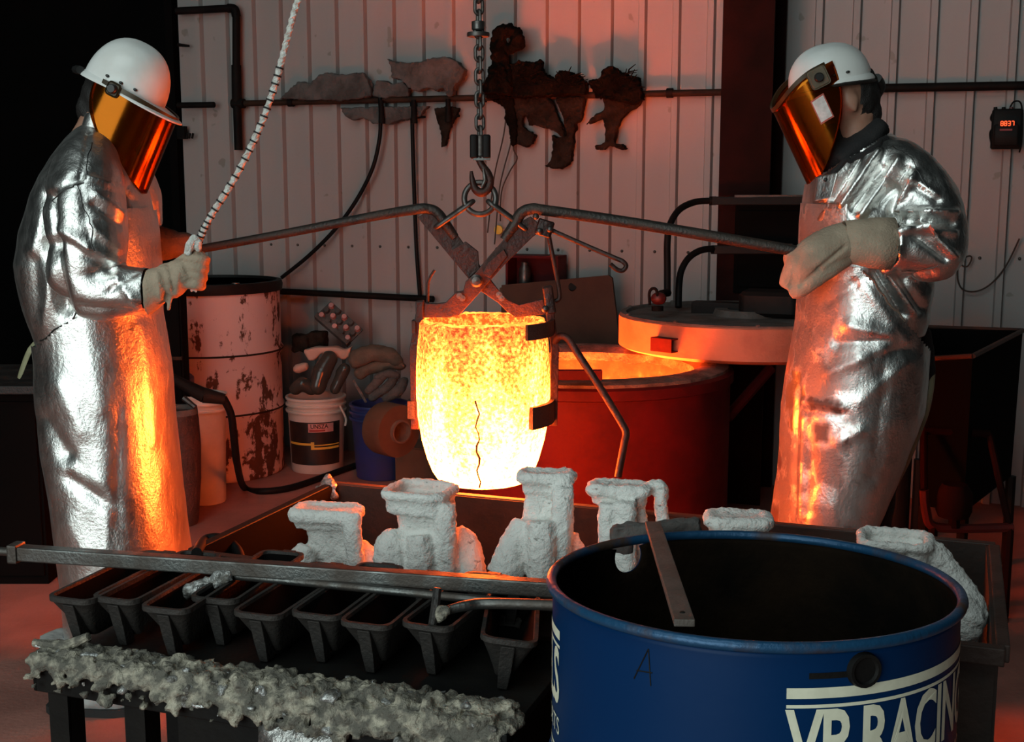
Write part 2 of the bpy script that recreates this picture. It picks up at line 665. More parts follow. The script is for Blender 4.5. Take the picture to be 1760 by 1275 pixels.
g = thing('drop_pipe', Wp(405, 260, .06), 'black pipe turning down from horizontal beside the dark recess', 'pipe')
MB().tube([Wp(304, 19, .06), Wp(398, 14, .06)], .020, 12).build('pipe_run', 'pipe_black', g)
MB().ctube([Wp(392, 14, .06), Wp(403, 16, .06), Wp(406, 28, .06)], .024, 12).build('elbow', 'pipe_black', g)
MB().tube([Wp(406, 24, .06), Wp(406, 120, .06)], .021, 12).build('pipe_drop', 'pipe_black', g)
MB().tube([Wp(406, 112, .06), Wp(407, 175, .06)], .027, 12).build('coupling', 'pipe_black', g)
MB().tube([Wp(407, 175, .06), Wp(410, 258, .06)], .023, 12).build('pipe_drop', 'pipe_black', g)
MB().tube([Wp(400, 178, .06), Wp(420, 178, .06)], .026, 12).build('tee', 'pipe_black', g)
tag(MB().tube([Wp(306, 181, .08), Wp(368, 180, .08), Wp(369, 180, .08)], [.016, .016, .010], 12).build('pipe_stub', 'pipe_black'),
    'short black pipe stub by the left worker\'s visor', 'pipe')
tag(MB().tube([Wp(306, 77, .05), Wp(325, 79, .05)], [.010, .006], 8).build('pipe_peg', 'pipe_black'),
    'tiny dark peg on the siding edge above the left worker', 'peg')
comb = MB().box(Wp(313, 228, .05), (.05, .03, .07), (U, V, Z))
for k in range(3):
    comb.tube([Wp(320 + 5 * k, 238, .05), Wp(322 + 5 * k, 229, .05)], .006, 6)
tag(comb.build('wall_hook', 'pipe_black', smooth=30), 'small black clawed hook on the siding edge by the left visor', 'hook')

g = thing('floor_pipe', Wp(600, 508, .07), 'dark pipe low on the siding between white drum and crucible', 'pipe')
MB().tube([Wp(470, 500, .07), Wp(745, 514, .07)], .017, 12).build('pipe_run', 'pipe_black', g)
for x in (520, 680):
    MB().tube([Wp(x, 503 + (x - 520) * .05, .07), Wp(x, 503 + (x - 520) * .05, 0)], .009, 8).build('bracket', 'pipe_black', g)

h = MB().ctube(wpath([(653, 168), (654, 205), (652, 240), (640, 290), (612, 345), (575, 395), (530, 440), (484, 477)], .075), .0105, 10)
tag(h.build('air_hose', 'rubber'), 'black hose sweeping down left from wall pipe to white drum', 'hose')
h = MB().ctube(wpath([(708, 168), (709, 230), (712, 330), (716, 430), (722, 512)], .055), .0105, 10)
tag(h.build('air_hose', 'rubber'), 'black hose hanging straight down behind the left tong arm', 'hose')
for nm, x, y, lab in (('hose_valve', 655, 190, 'small dark valve on the wall pipe above the swept hose'), ('hose_valve', 711, 190, 'small dark valve on the wall pipe above the straight hose'), ('hose_valve', 770, 188, 'small dark valve on the wall pipe beside the chain')):
    g = thing(nm, Wp(x, y + 14, .1), lab, 'valve')
    MB().tube([Wp(x, y - 18, .1), Wp(x + 1, y + 22, .1)], [.012, .017], 10).build('valve_body', 'pipe_black', g)
    MB().tube([Wp(x, y + 12, .06), Wp(x + 20, y + 11, .06)], .006, 8).build('lever', 'pipe_black', g)


def chunk(name, pts, off, th, mat, label, cat, amp=.012, sc=14, vox=.0062, group=None, sm=1):
    """piece of irregular outline, modelled in the round and roughened"""
    mb = MB().prism([Wp(x, y, off + th / 2) for x, y in pts], V * th)
    seed = sum(p[0] for p in pts) * .13
    o = organic(mb, vox, sm, lambda co, n: amp * .8 * (nz3(co, sc, seed) + .9 * nz(co, sc * 4, seed + 2)) - amp * .2)
    return tag(o.build(name, mat, smooth=60), label, cat, group)


chunk('foam_slab', [(478, 170), (500, 148), (512, 140), (530, 143), (546, 127), (560, 125), (590, 128), (610, 124), (624, 126), (632, 138), (638, 165), (600, 172), (540, 173)],
      0.075, .05, 'foam_grey', 'grey crusty foam slab behind the rope, resting on the wall pipe', 'insulation', .008)
chunk('foam_slab', [(664, 100), (675, 105), (700, 106), (720, 106), (745, 99), (765, 96), (785, 105), (797, 120), (790, 138), (780, 150), (776, 165), (768, 166), (762, 150), (750, 158), (735, 150), (715, 158), (700, 150), (690, 138), (672, 134), (670, 115)],
      0.065, .06, 'foam_grey', 'upper grey crusty foam slab left of the hanging chain', 'insulation', .008)
chunk('foam_slab', [(641, 152), (646, 137), (662, 138), (672, 143), (690, 140), (702, 152), (700, 166), (660, 169), (640, 165)],
      0.055, .05, 'foam_grey', 'smallest grey foam lump on the pipe between the two slabs', 'insulation', .007)
chunk('foam_slab', [(582, 184), (640, 184), (735, 182), (720, 200), (690, 206), (670, 214), (640, 212), (625, 203), (605, 207), (592, 200)],
      0.055, .05, 'foam_grey', 'grey crusty foam hanging below the wall pipe around the valves', 'insulation', .008)
chunk('rag_strip', [(745, 186), (768, 182), (790, 185), (784, 198), (772, 222), (765, 250), (758, 252), (757, 225), (750, 208)],
      0.055, .03, 'rag_brown', 'small ragged strip hanging under the pipe left of the chain', 'rag', .006, 20)

# dark rags, scale and dead twigs draped over the pipe
cr_ = MB().ctube([Wp(x, y, .135) for x, y in ((856, 162), (858, 135), (860, 110), (858, 88), (858, 68), (864, 56), (877, 54), (888, 60), (890, 72), (884, 80), (874, 82))], [.085, .07, .046, .040, .040, .036, .036, .034, .034, .030, .026], 12)
tag(organic(cr_, .0065, 1, lambda co, n: .015 * nz3(co, 30, 4)).build('curled_rag', 'rag_dark', smooth=60), 'upright black clump curling into a loop above the pipe beside the chain', 'rag')
chunk('rag_heap', [(835, 150), (850, 132), (870, 112), (890, 103), (908, 107), (928, 104), (930, 122), (945, 132), (960, 140), (962, 164), (835, 170)],
      0.105, .07, 'rag_dark', 'black twiggy heap on the pipe right of the chain', 'rag', .014, 20)
chunk('rag_heap', [(952, 128), (960, 120), (978, 123), (995, 130), (1008, 143), (1005, 162), (950, 164)],
      0.105, .07, 'rag_dark', 'black rag heap on the pipe between two larger heaps', 'rag', .012, 20)
chunk('rag_heap', [(1010, 140), (1030, 132), (1034, 117), (1052, 112), (1066, 125), (1080, 130), (1098, 132), (1100, 152), (1104, 172), (1090, 180), (1020, 165)],
      0.105, .07, 'rag_dark', 'black mossy heap at the right end of the debris on the pipe', 'rag', .013, 20)
chunk('hanging_rag', [(874, 165), (940, 160), (955, 190), (966, 215), (974, 238), (964, 236), (945, 222), (920, 215), (908, 216), (905, 200), (898, 198), (897, 214), (905, 222), (918, 232), (915, 246), (903, 252), (885, 248), (878, 215)],
      0.055, .045, 'rag_brown', 'wide brown rag hanging below the pipe right of the chain', 'rag', .010, 16)
chunk('hanging_rag', [(952, 166), (1004, 166), (998, 205), (988, 212), (985, 245), (980, 278), (968, 288), (950, 292), (935, 285), (944, 278), (950, 260), (946, 230), (958, 236), (972, 232), (968, 200)],
      0.055, .05, 'rag_brown', 'long curled rag hanging lowest, its hem hooked to the left', 'rag', .010, 16)
chunk('hanging_rag', [(1036, 164), (1106, 168), (1098, 180), (1080, 192), (1066, 208), (1058, 222), (1056, 246), (1072, 248), (1076, 256), (1066, 257), (1046, 250), (1038, 259), (1022, 257), (1020, 250), (1038, 246), (1040, 222), (1036, 205), (1020, 210), (1007, 214), (1018, 200), (1036, 188)],
      0.055, .045, 'rag_brown', 'torn three-cornered rag hanging at the right end of the pipe debris', 'rag', .008, 18)
chunk('hanging_rag', [(838, 170), (880, 166), (888, 200), (886, 246), (878, 252), (872, 220), (864, 185)],
      0.075, .04, 'rag_dark', 'narrow black rag hanging behind the wide brown rag', 'rag', .010, 18)
tw = MB()
rr = random.Random(3)
for k in range(54):
    hx, hy, sx_, sy_ = ((900, 138, 30, 14), (978, 145, 16, 10), (1064, 142, 26, 12))[k % 3]
    x0, y0 = hx + rr.uniform(-sx_, sx_), hy + rr.uniform(-sy_, sy_)
    a = rr.uniform(-2.9, -.2)
    L = rr.uniform(16, 34)
    tw.tube([Wp(x0, y0, .12), Wp(x0 + L * .5 * math.cos(a), y0 + L * .5 * math.sin(a) * .8, .14), Wp(x0 + L * math.cos(a + .3), y0 + L * math.sin(a + .3) * .8, .14)], [.004, .0035, .002], 5)
tag(tw.build('dry_twigs', 'rag_dark'), 'loose dry twigs caught in the rags on the pipe', 'twigs', kind='stuff')
for pts, lab in (([(873, 170), (866, 230), (852, 290), (846, 330), (838, 400)], 'thin wire hanging from the pipe, nearest the chain'),
                 ([(884, 170), (880, 235), (866, 290), (858, 330), (850, 420)], 'thin wire hanging straight from the pipe beside the ring'),
                 ([(888, 180), (882, 250), (889, 272), (876, 295), (862, 330), (860, 380)], 'thin kinked wire hanging below the narrow black rag')):
    tag(MB().ctube(wpath(pts, .06), .0035, 6).build('hanging_wire', 'wire'), lab, 'wire')
tag(MB().ctube(wpath([(1640, 396), (1648, 430), (1650, 452), (1662, 458), (1670, 444), (1664, 440), (1648, 452), (1646, 480), (1656, 498), (1680, 500), (1705, 486), (1730, 455), (1752, 410)], .03), .004, 6, sub=8).build('wire_loop', 'wire'),
    'thin loop of wire on the siding behind the right worker', 'wire')

# controller with a red numeric display on the right wall
g = thing('controller_box', Wp(1730, 256, .06), 'black controller box with glowing red display on the right wall', 'controller')
p = Wp(1730, 222, .06)
MB().rbox(p, (.125, .10, .17), .012, (U, V, Z)).build('case', 'black_steel', g, smooth=50)
MB().rbox(Wp(1729, 232, .125), (.10, .03, .09), .008, (U, V, Z)).build('front_plate', 'black_steel', g, smooth=50)
SEG = {'8': 'abcdefg', '3': 'abcdg', '7': 'abc', '5': 'afgcd'}


def seg_digit(mb, o, ch, w, h):
    t_ = .0032
    S_ = {'a': ((0, h), (w, h)), 'b': ((w, h), (w, h / 2)), 'c': ((w, h / 2), (w, 0)), 'd': ((0, 0), (w, 0)), 'e': ((0, 0), (0, h / 2)), 'f': ((0, h / 2), (0, h)), 'g': ((0, h / 2), (w, h / 2))}
    for c in SEG[ch]:
        (a0, b0), (a1, b1) = S_[c]
        if a0 == a1:
            mb.box(o + U * a0 + Z * ((b0 + b1) / 2), (t_, .003, h / 2), (U, V, Z))
        else:
            mb.box(o + U * (w / 2) + Z * b0, (w, .003, t_), (U, V, Z))


base_p = Wp(1720, 216, .141)
MB().box(Wp(1730, 212, .138), (.066, .01, .03), (U, V, Z)).build('display', 'black_steel', g, smooth=0)
dg_ = MB()
for k, ch in enumerate('8837'):
    seg_digit(dg_, base_p + U * (.0145 * k) - V * .006, ch, .009, .018)
dg_.build('digits', 'led', g, smooth=0)
MB().box(Wp(1729, 223, .142), (.05, .004, .008), (U, V, Z)).build('lower_display', 'led_dim', g, smooth=0)
for k, x in enumerate((1711, 1725, 1738)):
    MB().tube([Wp(x, 196, .07), Wp(x, 184, .07)], [.012, .008], 8).build('plug', 'red_paint' if k == 2 else 'black_steel', g)
MB().ctube([Wp(1708, 192, .06), Wp(1703, 204, .06), Wp(1710, 214, .07), Wp(1702, 228, .06), Wp(1704, 246, .05)], .005, 6).build('cable', 'rubber', g)
MB().ctube([Wp(1736, 184, .06), Wp(1744, 174, .06), Wp(1756, 182, .06), Wp(1756, 240, .05), Wp(1752, 262, .05)], .004, 6).build('cable', 'rubber', g)

# ================================================================== control cabinet, conduits and hoses over the lid
g = thing('control_cabinet', P(1326, 545, 5.62) * 1.0, 'black steel cabinet fixed to the dark column behind the furnace lid', 'cabinet')
ca = P(1262, 350, 5.45); cb_ = P(1398, 350, 5.40)
w = (cb_ - ca).length
MB().box((ca + cb_) / 2 - Z * .20 + V * .08, (w, .14, .40), (U, V, Z)).build('cabinet_body', 'black_wall', g, smooth=0, bevel=.006)
MB().box((ca + cb_) / 2 - Z * .20 + V * .004, (w * .9, .012, .34), (U, V, Z)).build('door', 'black_wall', g, smooth=0, bevel=.004)
for (x0, x1, y, lab) in ((1226, 1386, 345, 'upper black conduit arm with lighter top edge feeding the long hose'), (1229, 1364, 429, 'lower black conduit arm feeding the short hose')):
    g = thing('conduit_arm', P((x0 + x1) / 2, y + 8, 5.3), lab, 'conduit')
    a, b = P(x0, y, 5.36), P(x1, y, 5.30)
    MB().box((a + b) / 2, ((b - a).length, .05, .036), ((b - a).normalized(), V, Z)).build('conduit', 'black_steel', g, smooth=0, bevel=.004)
    a2, b2 = P(x0 + 38, y - 8, 5.34), P(x1 - 2, y - 8, 5.30)
    MB().box((a2 + b2) / 2, ((b2 - a2).length, .04, .010), ((b2 - a2).normalized(), V, Z)).build('cover_strip', 'lid_top', g, smooth=0)
    MB().tube([P(x0 - 6, y, 5.37), P(x0 + 4, y, 5.36)], .020, 10).build('gland', 'pipe_black', g)
h = MB().ctube([P(1226, 345, 5.37), P(1195, 347, 5.34), P(1168, 360, 5.28), P(1152, 385, 5.22), P(1147, 415, 5.18), P(1147, 460, 5.14), P(1147, 508, 5.10)], .0145, 10)
tag(h.build('lid_hose', 'rubber'), 'tall black hose arching from upper conduit down to the lid valve', 'hose')
h = MB().ctube([P(1231, 427, 5.36), P(1205, 430, 5.30), P(1184, 443, 5.26), P(1171, 465, 5.22), P(1167, 492, 5.18), P(1166, 528, 5.14)], .0145, 10)
tag(h.build('lid_hose', 'rubber'), 'short black hose arching from lower conduit to the furnace lid', 'hose')
g = thing('lid_valve', P(1132, 532, 4.86), 'small red valve with looped handle on the furnace lid edge', 'valve')
MB().ell(P(1132, 513, 4.88), (.032, .03, .026)).build('valve_body', 'red_paint', g)
MB().ctube([P(1117, 524, 4.86), P(1116, 504, 4.86), P(1121, 496, 4.86), P(1128, 498, 4.86), P(1130, 510, 4.86)], .006, 8).build('looped_handle', 'pipe_black', g)
MB().tube([P(1136, 505, 4.95), P(1148, 503, 5.02)], .016, 10).build('coupling', 'pipe_black', g)
MB().tube([P(1130, 526, 4.88), P(1130, 534, 4.88)], .024, 10).build('base', 'pipe_black', g)

# ================================================================== leaning board and box behind the crucible
bd = MB()
pts = [(862, 490), (1046, 473), (1052, 478), (1066, 600), (1064, 640), (860, 640)]
g = tag(bd.prism([Wp(x, y, .30) for x, y in pts], V * .02).build('leaning_board', 'board', smooth=0), 'stained brown board leaning against the siding behind the crucible', 'board')
MB().tube([Wp(984, 492, .305), Wp(984, 494, .29)], .02, 12).build('handhold', 'black_steel', g)
g = thing('shelf_box', Wp(915, 500, .25), 'dark red-brown open box above the leaning board', 'box')
for (x0, x1, y0, y1, dep) in ((878, 957, 492, 498, .22),):
    c0, c1 = Wp(872, 497, .2), Wp(958, 490, .2)
    wv = (c1 - c0)
    ww = wv.dot(U)
    mid = (c0 + c1) / 2
    hgt = .15
    MB().box(mid + V * .06, (ww, .14, .012), (U, V, Z)).build('bottom', 'furnace_shell', g, smooth=0)
    MB().box(mid + V * .13 + Z * hgt / 2, (ww, .012, hgt), (U, V, Z)).build('back_panel', 'furnace_shell', g, smooth=0)
    for sg in (-1, 1):
        MB().box(mid + U * (sg * ww / 2) + V * .06 + Z * hgt / 2, (.012, .14, hgt), (U, V, Z)).build('side_panel', 'furnace_shell', g, smooth=0)
    MB().box(mid + V * .06 + Z * hgt, (ww + .012, .14, .012), (U, V, Z)).build('top_panel', 'furnace_shell', g, smooth=0)
    LEDGE = mid
tag(MB().box(LEDGE + V * .09 - Z * .022, (.34, .2, .03), (U, V, Z)).build('wall_shelf', 'cardboard', smooth=0, bevel=.003), 'short shelf on the siding carrying the red-brown box', 'shelf')
j = MB().lathe(LEDGE + Z * .006 + V * .03 - U * .05, [(0, 0), (.028, .002), (.03, .01), (.03, .08), (.018, .098), (.018, .115), (0, .117)], 16)
tag(j.build('glass_jar', 'chain_steel'), 'small shiny bottle inside the red-brown box', 'bottle')
y_ = MB().lathe(Wp(857, 395, .05), [(0, -.004), (.022, -.003), (.024, .0), (.022, .006), (0, .008)], 14, (U, Z, -V))
tag(y_.build('yellow_tag', 'yellow_tag'), 'round yellow tag on the siding behind the right tong arm', 'tag')

# ================================================================== white rusted drum and the floor clutter at left
DC = pz(372, 806, 0.0)
top_z = P(372, 481, DC.y).z
g = thing('steel_drum', DC, 'tall white steel drum streaked with rust, black lid', 'drum')
rD = 117 * mpp(DC + Z * top_z * .5)
prof = [(0, .002), (rD * .98, .002), (rD, .012), (rD, .03)]
hz1, hz2 = top_z * .345, top_z * .645
for hz in (hz1, hz2):
    prof += [(rD, hz - .022), (rD * 1.028, hz - .006), (rD * 1.03, hz + .006), (rD, hz + .022)]
prof += [(rD, top_z - .03), (rD * .995, top_z - .012), (0, top_z - .012)]
MB().lathe(DC, prof, 64).build('drum_body', 'drum_white', g, smooth=50)
for hz in (hz1, hz2):
    MB().lathe(DC, [(rD * 1.026, hz - .007), (rD * 1.036, hz), (rD * 1.026, hz + .007)], 64).build('hoop', 'pipe_rust', g)
MB().lathe(DC, [(rD * .9, top_z - .012), (rD * 1.035, top_z - .05), (rD * 1.045, top_z - .02), (rD * 1.03, top_z), (rD * .96, top_z + .002), (rD * .95, top_z - .012), (0, top_z - .012)], 64).build('lid', 'black_steel', g, smooth=50)
MB().lathe(DC + Vector((rD * .55, -rD * .75, 0)), [(0, top_z), (.02, top_z), (.02, top_z + .006), (0, top_z + .006)], 12).build('lid_bung', 'bar_steel', g)


def pail(name, cpx, dist_y, top_y, half_px, mat, label, bands=3, taper=.9, open_top=True, inner='black_steel'):
    """plastic pail: centre pixel of its base, pixel row of its rim"""
    c = pz(cpx, dist_y, 0.0)
    tz = P(cpx, top_y, c.y).z
    r1 = half_px * mpp(c + Z * tz)
    g_ = thing(name, c, label, 'bucket')
    r0 = r1 * taper
    pr = [(0, .002), (r0 - .004, .002), (r0, .008), (r1, tz - .01), (r1, tz), (r1 - .005, tz), (r0 - .004, .02), (0, .02)]
    MB().lathe(c, pr, 40).build('pail_body', mat, g_, smooth=50)
    zz = tz
    for k in range(bands):
        MB().lathe(c, [(r1 - .001, zz - .014), (r1 + .007, zz - .013), (r1 + .009, zz - .006), (r1 + .007, zz), (r1 - .001, zz)], 40).build('rim_band', mat, g_, smooth=50)
        zz -= .032
    return g_, c, r0, r1, tz


def arc_patch(c, r_at, a0, a1, z0, z1, n=16, lift=.0015):
    mb = MB()
    vs, fs = [], []
    for k in range(n + 1):
        a = a0 + (a1 - a0) * k / n
        for z in (z0, z1):
            r_ = r_at(z) + lift
            vs.append(c + Vector((math.cos(a) * r_, math.sin(a) * r_, z)))
    for k in range(n):
        fs.append((2 * k, 2 * k + 2, 2 * k + 3, 2 * k + 1))
    return mb.add(vs, fs)


def text_on(body, font_h, c, r_at, a0, z, lift=.002, shear=0.0, sx=1.0, bold=0.0, space=1.0, a_end=None):
    """lettering wrapped round a vertical cylinder; grows towards larger angle"""
    cu = bpy.data.curves.new('txt', 'FONT')
    cu.body = body
    cu.size = 1.0
    cu.offset = bold
    cu.space_character = space
    cu.resolution_u = 3
    o = bpy.data.objects.new('txt', cu)
    COL.objects.link(o)
    dg = bpy.context.evaluated_depsgraph_get(); dg.update()
    me = bpy.data.meshes.new_from_object(o.evaluated_get(dg))
    bm = bmesh.new(); bm.from_mesh(me)
    bmesh.ops.triangulate(bm, faces=bm.faces)
    bmesh.ops.subdivide_edges(bm, edges=[e for e in bm.edges if e.calc_length() > .12], cuts=2)
    mb = MB()
    k = font_h / .69
    if a_end is not None:
        a0 = a_end - max(v.co.x for v in bm.verts) * k * sx / r_at(z)
    vs = []
    for v in bm.verts:
        zz = z + v.co.y * k
        r_ = r_at(zz) + lift
        a = a0 + v.co.x * k * sx / r_
        vs.append(c + Vector((math.cos(a) * r_, math.sin(a) * r_, zz)))
    bm.verts.index_update()
    mb.add(vs, [tuple(v.index for v in f.verts) for f in bm.faces])
    bm.free()
    bpy.data.objects.remove(o); bpy.data.curves.remove(cu); bpy.data.meshes.remove(me)
    return mb


# labelled white pail
g, c, r0, r1, tz = pail('labelled_pail', 546, 806, 679, 49, 'plastic_white', 'white plastic pail with black and yellow label, heaped with dark parts')
rat = lambda z: r0 + (r1 - r0) * z / tz
cam_a = math.atan2(-c.y, -c.x)
z_hi, z_lo = tz * .70, tz * .13
lab_o = arc_patch(c, rat, cam_a - 1.25, cam_a + .95, z_lo, z_hi, 24).build('label', 'label_black', g)
MB.build(arc_patch(c, rat, cam_a - 1.2, cam_a - .15, tz * .395, tz * .425, 10, .003), 'stripe', 'label_yellow', lab_o)
MB.build(arc_patch(c, rat, cam_a - .15, cam_a + .9, tz * .34, tz * .37, 10, .003), 'stripe', 'label_yellow', lab_o)
MB.build(arc_patch(c, rat, cam_a - .15, cam_a + .9, tz * .39, tz * .405, 10, .003), 'stripe', 'label_yellow', lab_o)
MB.build(arc_patch(c, rat, cam_a - .22, cam_a - .10, tz * .34, tz * .44, 4, .0035), 'stripe', 'label_yellow', lab_o)
MB.build(arc_patch(c, rat, cam_a - .30, cam_a + .62, tz * .57, tz * .685, 10, .003), 'panel', 'label_pink', lab_o)
text_on('UNSZA', tz * .055, c, rat, cam_a - .22, tz * .622, .005, sx=.9, bold=.02).build('lettering', 'label_black', lab_o, smooth=0)
MB.build(arc_patch(c, rat, cam_a - .26, cam_a + .30, tz * .582, tz * .605, 6, .004), 'red_bar', 'label_red', lab_o)
MB().ctube([c + Vector((r1 * .9, -r1 * .5, tz - .04)), c + Vector((r1 * 1.08, -r1 * .35, tz - .11)), c + Vector((r1 * 1.05, -r1 * .3, tz - .15))], .006, 8).build('handle', 'plastic_white', g)
PC = c; PT = tz; PYc = c.y


def lump(name, pts, rad, mat, label, cat, vox=.008, amp=.004, sc=20, group=None, sm=5):
    mb = MB()
    for (p, r_) in zip(pts, rad):
        mb.ell(p, (r_, r_, r_), nu=14, nv=9)
    if len(pts) > 1:
        mb.ctube(pts, [r * .97 for r in rad], 14)
    o = organic(mb, vox, sm, rough_disp(amp, sc, rad[0] * 50))
    return tag(o.build(name, mat, smooth=60), label, cat, group)


yb = PYc
lump('elbow_pipe', [P(566, 617, yb), P(553, 640, yb - .03), P(546, 664, yb - .05)], [.045, .052, .045], 'plastic_dark', 'dark glossy cylinder standing upright in the labelled pail', 'part', amp=.001)
lump('elbow_pipe', [P(508, 668, yb - .04), P(520, 660, yb - .05), P(535, 668, yb - .04)], [.034, .040, .036], 'plastic_dark', 'dark glossy dome at the left of the labelled pail', 'part', amp=.001)
lump('elbow_pipe', [P(585, 640, yb), P(592, 634, yb), P(576, 668, yb)], [.026, .032, .03], 'plastic_dark', 'small dark rounded part at the right of the labelled pail', 'part', amp=.002)
lump('scrap_piece', [P(512, 634, yb + .06), P(524, 630, yb + .06)], [.026, .022], 'foam_pink', 'small pinkish scrap behind the left of the labelled pail', 'scrap', amp=.005)
pk = MB().prism([P(x, y, yb + .02) for x, y in ((520, 602), (545, 597), (580, 597), (592, 602), (604, 596), (600, 612), (592, 619), (578, 614), (566, 607), (550, 608), (540, 620), (530, 621))], Y * .07)
tag(organic(pk, .008, 3, rough_disp(.003, 20)).build('foam_wedge', 'foam_pink', smooth=60), 'pink foam offcut lying across the dark parts in the pail', 'foam')

# egg-crate tray leaning in the corner
g = thing('moulded_tray', P(578, 600, yb + .22), 'grey egg-crate moulded tray tilted against the siding', 'tray')
a0 = P(541, 545, yb + .18); a1 = P(597, 594, yb + .12)
ud = (a1 - a0).normalized(); L = (a1 - a0).length
wd = (P(574, 523, yb + .22) - a0); wd = (wd - ud * wd.dot(ud)); Wd = wd.length; wd.normalize(); nd = ud.cross(wd)
MB().box(a0 + ud * L / 2 + wd * Wd / 2, (L, Wd, .012), (ud, wd, nd)).build('tray_base', 'foam_grey', g, smooth=0)
MB().box(a0 + ud * L / 2 + wd * .012, (L, .03, .05), (ud, wd, nd)).build('tray_edge', 'foam_grey', g, smooth=0, bevel=.003)
for i in range(5):
    for j_ in range(3):
        pc = a0 + ud * (L * (i + .5) / 5) + wd * (Wd * (.24 + .3 * j_)) - nd * .006
        MB().lathe(pc, [(.020, 0), (.013, .035), (0, .036)], 8, (ud, wd, nd * (1 if nd.y < 0 else -1))).build('cup', 'foam_grey' if (i + j_) % 2 else 'label_pink', g)
sb = MB()
sb.box(P(520, 590, yb + .2), (.09, .08, .09), (U, V, Z))
sb.box(P(548, 585, yb + .2), (.08, .08, .10), (U, V, Z))
tag(organic(sb, .01, 2, rough_disp(.012, 18)).build('crumpled_packet', 'rag_brown', smooth=50), 'crumpled dark packet behind the labelled pail', 'packet')

# blue pail with ceramic scrap
g, c, r0, r1, tz = pail('blue_pail', 655, 818, 692, 50, 'plastic_blue', 'blue plastic pail heaped with grey ceramic scraps', taper=.84)
MB().lathe(c, [(r1 * .9, tz - .05), (0, tz - .04)], 24).build('fill', 'foam_grey', g)
yb2 = c.y
pcs = [([(632, 672), (650, 655), (662, 643)], .022, 'flat grey ceramic scrap leaning left in the blue pail'),
       ([(640, 682), (662, 668), (676, 652)], .024, 'long pale ceramic scrap across the blue pail'),
       ([(664, 684), (684, 672), (694, 656)], .026, 'rounded pale ceramic scrap at the right of the blue pail'),
       ([(650, 648), (668, 642), (682, 645)], .020, 'small ceramic scrap on top of the blue pail')]
for pts, r_, lab in pcs:
    lump('ceramic_scrap', [P(x, y, yb2 - .03) for x, y in pts], [r_, r_ * 1.15, r_], 'foam_grey', lab, 'scrap', amp=.006, group='scraps in the blue pail')
tag(MB().box(P(618, 672, yb2 - .08), (.012, .004, .13), ((X + Z * .4).normalized(), Y, (Z - X * .55).normalized())).build('metal_strip', 'chain_steel', smooth=0), 'thin shiny strip standing at the left rim of the blue pail', 'strip')
for pts, r_, lab in (([(612, 618), (640, 607), (668, 612), (682, 622)], .045, 'upper brown sack slumped behind the blue pail'),
                     ([(620, 640), (648, 630), (676, 622), (690, 628)], .035, 'lower brown sack slumped behind the blue pail')):
    lump('sack', [P(x, y, yb2 + .16) for x, y in pts], [r_, r_ * 1.1, r_, r_ * .8], 'leather_brown', lab, 'sack', vox=.012, amp=.012, sc=12)
# roll and carton
g = thing('cardboard_roll', P(690, 770, 5.35), 'brown cardboard roll standing beside the blue pail', 'roll')
rc = P(672, 738, 5.3)
ra = (U * .9 - V * .45).normalized(); rb = Z; rn = ra.cross(rb)
MB().lathe(rc, [(.05, -.06), (.115, -.06), (.118, -.05), (.118, .05), (.115, .06), (.05, .06), (.05, -.06)], 32, (rb, rn, ra)).build('roll_body', 'cardboard', g)
MB().lathe(rc, [(.045, -.08), (.052, -.08), (.052, .08), (.045, .08), (.045, -.08)], 20, (rb, rn, ra)).build('core', 'leather_brown', g)
cc = pz(722, 846, 0.0) + V * .10
hb = P(712, 766, cc.y).z
g = thing('carton', cc, 'brown cardboard carton in front of the furnace, left of the crucible', 'carton')
MB().box(cc + Z * hb / 2, (.26, .2, hb), (U, V, Z)).build('carton_body', 'cardboard', g, smooth=0, bevel=.003)
MB().box(cc + Z * (hb + .03) + U * .11 - V * .0, (.006, .2, .09), ((U - Z * .7).normalized(), V, (Z + U * .7).normalized())).build('flap', 'cardboard', g, smooth=0)
MB().box(cc + Z * (hb + .004) - U * .02, (.2, .19, .006), (U, V, Z)).build('flap', 'cardboard', g, smooth=0)

# left clutter: cream pail, old crucible, torch with hose, blue jug
g, c, r0, r1, tz = pail('cream_pail', 356, 862, 676, 38, 'plastic_white', 'cream plastic pail beside the dark old crucible', taper=.86)
oc = pz(312, 900, 0.0)
tzz = P(312, 706, oc.y).z
ro = 38 * mpp(oc + Z * tzz * .6)
g = thing('old_crucible', oc, 'dark red-brown empty crucible standing behind the left worker', 'crucible')
MB().lathe(oc, [(0, .002), (ro * .72, .002), (ro * .78, .02), (ro * .95, tzz * .4), (ro, tzz * .7), (ro * .95, tzz * .93), (ro * .9, tzz), (ro * .75, tzz), (ro * .78, tzz * .7), (ro * .6, .06), (0, .06)], 32).build('crucible_body', 'old_crucible', g, smooth=50)
MB().lathe(oc, [(ro * .74, tzz - .004), (ro * .76, tzz + .012), (ro * .9, tzz + .014), (ro * .93, tzz - .012)], 32).build('rim', 'lid_top', g)
g = thing('gas_torch', P(330, 700, 4.9), 'black gas torch lying across the old crucible and cream pail', 'torch')
MB().tube([P(262, 634, 4.85), P(300, 652, 4.85), P(336, 672, 4.85), P(352, 680, 4.85)], [.018, .02, .028, .03], 10).build('torch_tube', 'pipe_black', g)
MB().tube([P(350, 679, 4.85), P(386, 686, 4.87)], [.032, .022], 10).build('torch_head', 'black_steel', g)
MB().tube([P(316, 684, 4.82), P(336, 700, 4.80)], [.012, .01], 8).build('nozzle', 'chain_steel', g)
h = MB().ctube([P(384, 684, 4.87), P(397, 712, 4.9), P(402, 750, 4.95), P(408, 800, 5.1), pz(420, 838, .016), pz(450, 844, .016), pz(500, 838, .016), pz(560, 818, .016), pz(610, 800, .016)], .016, 10)
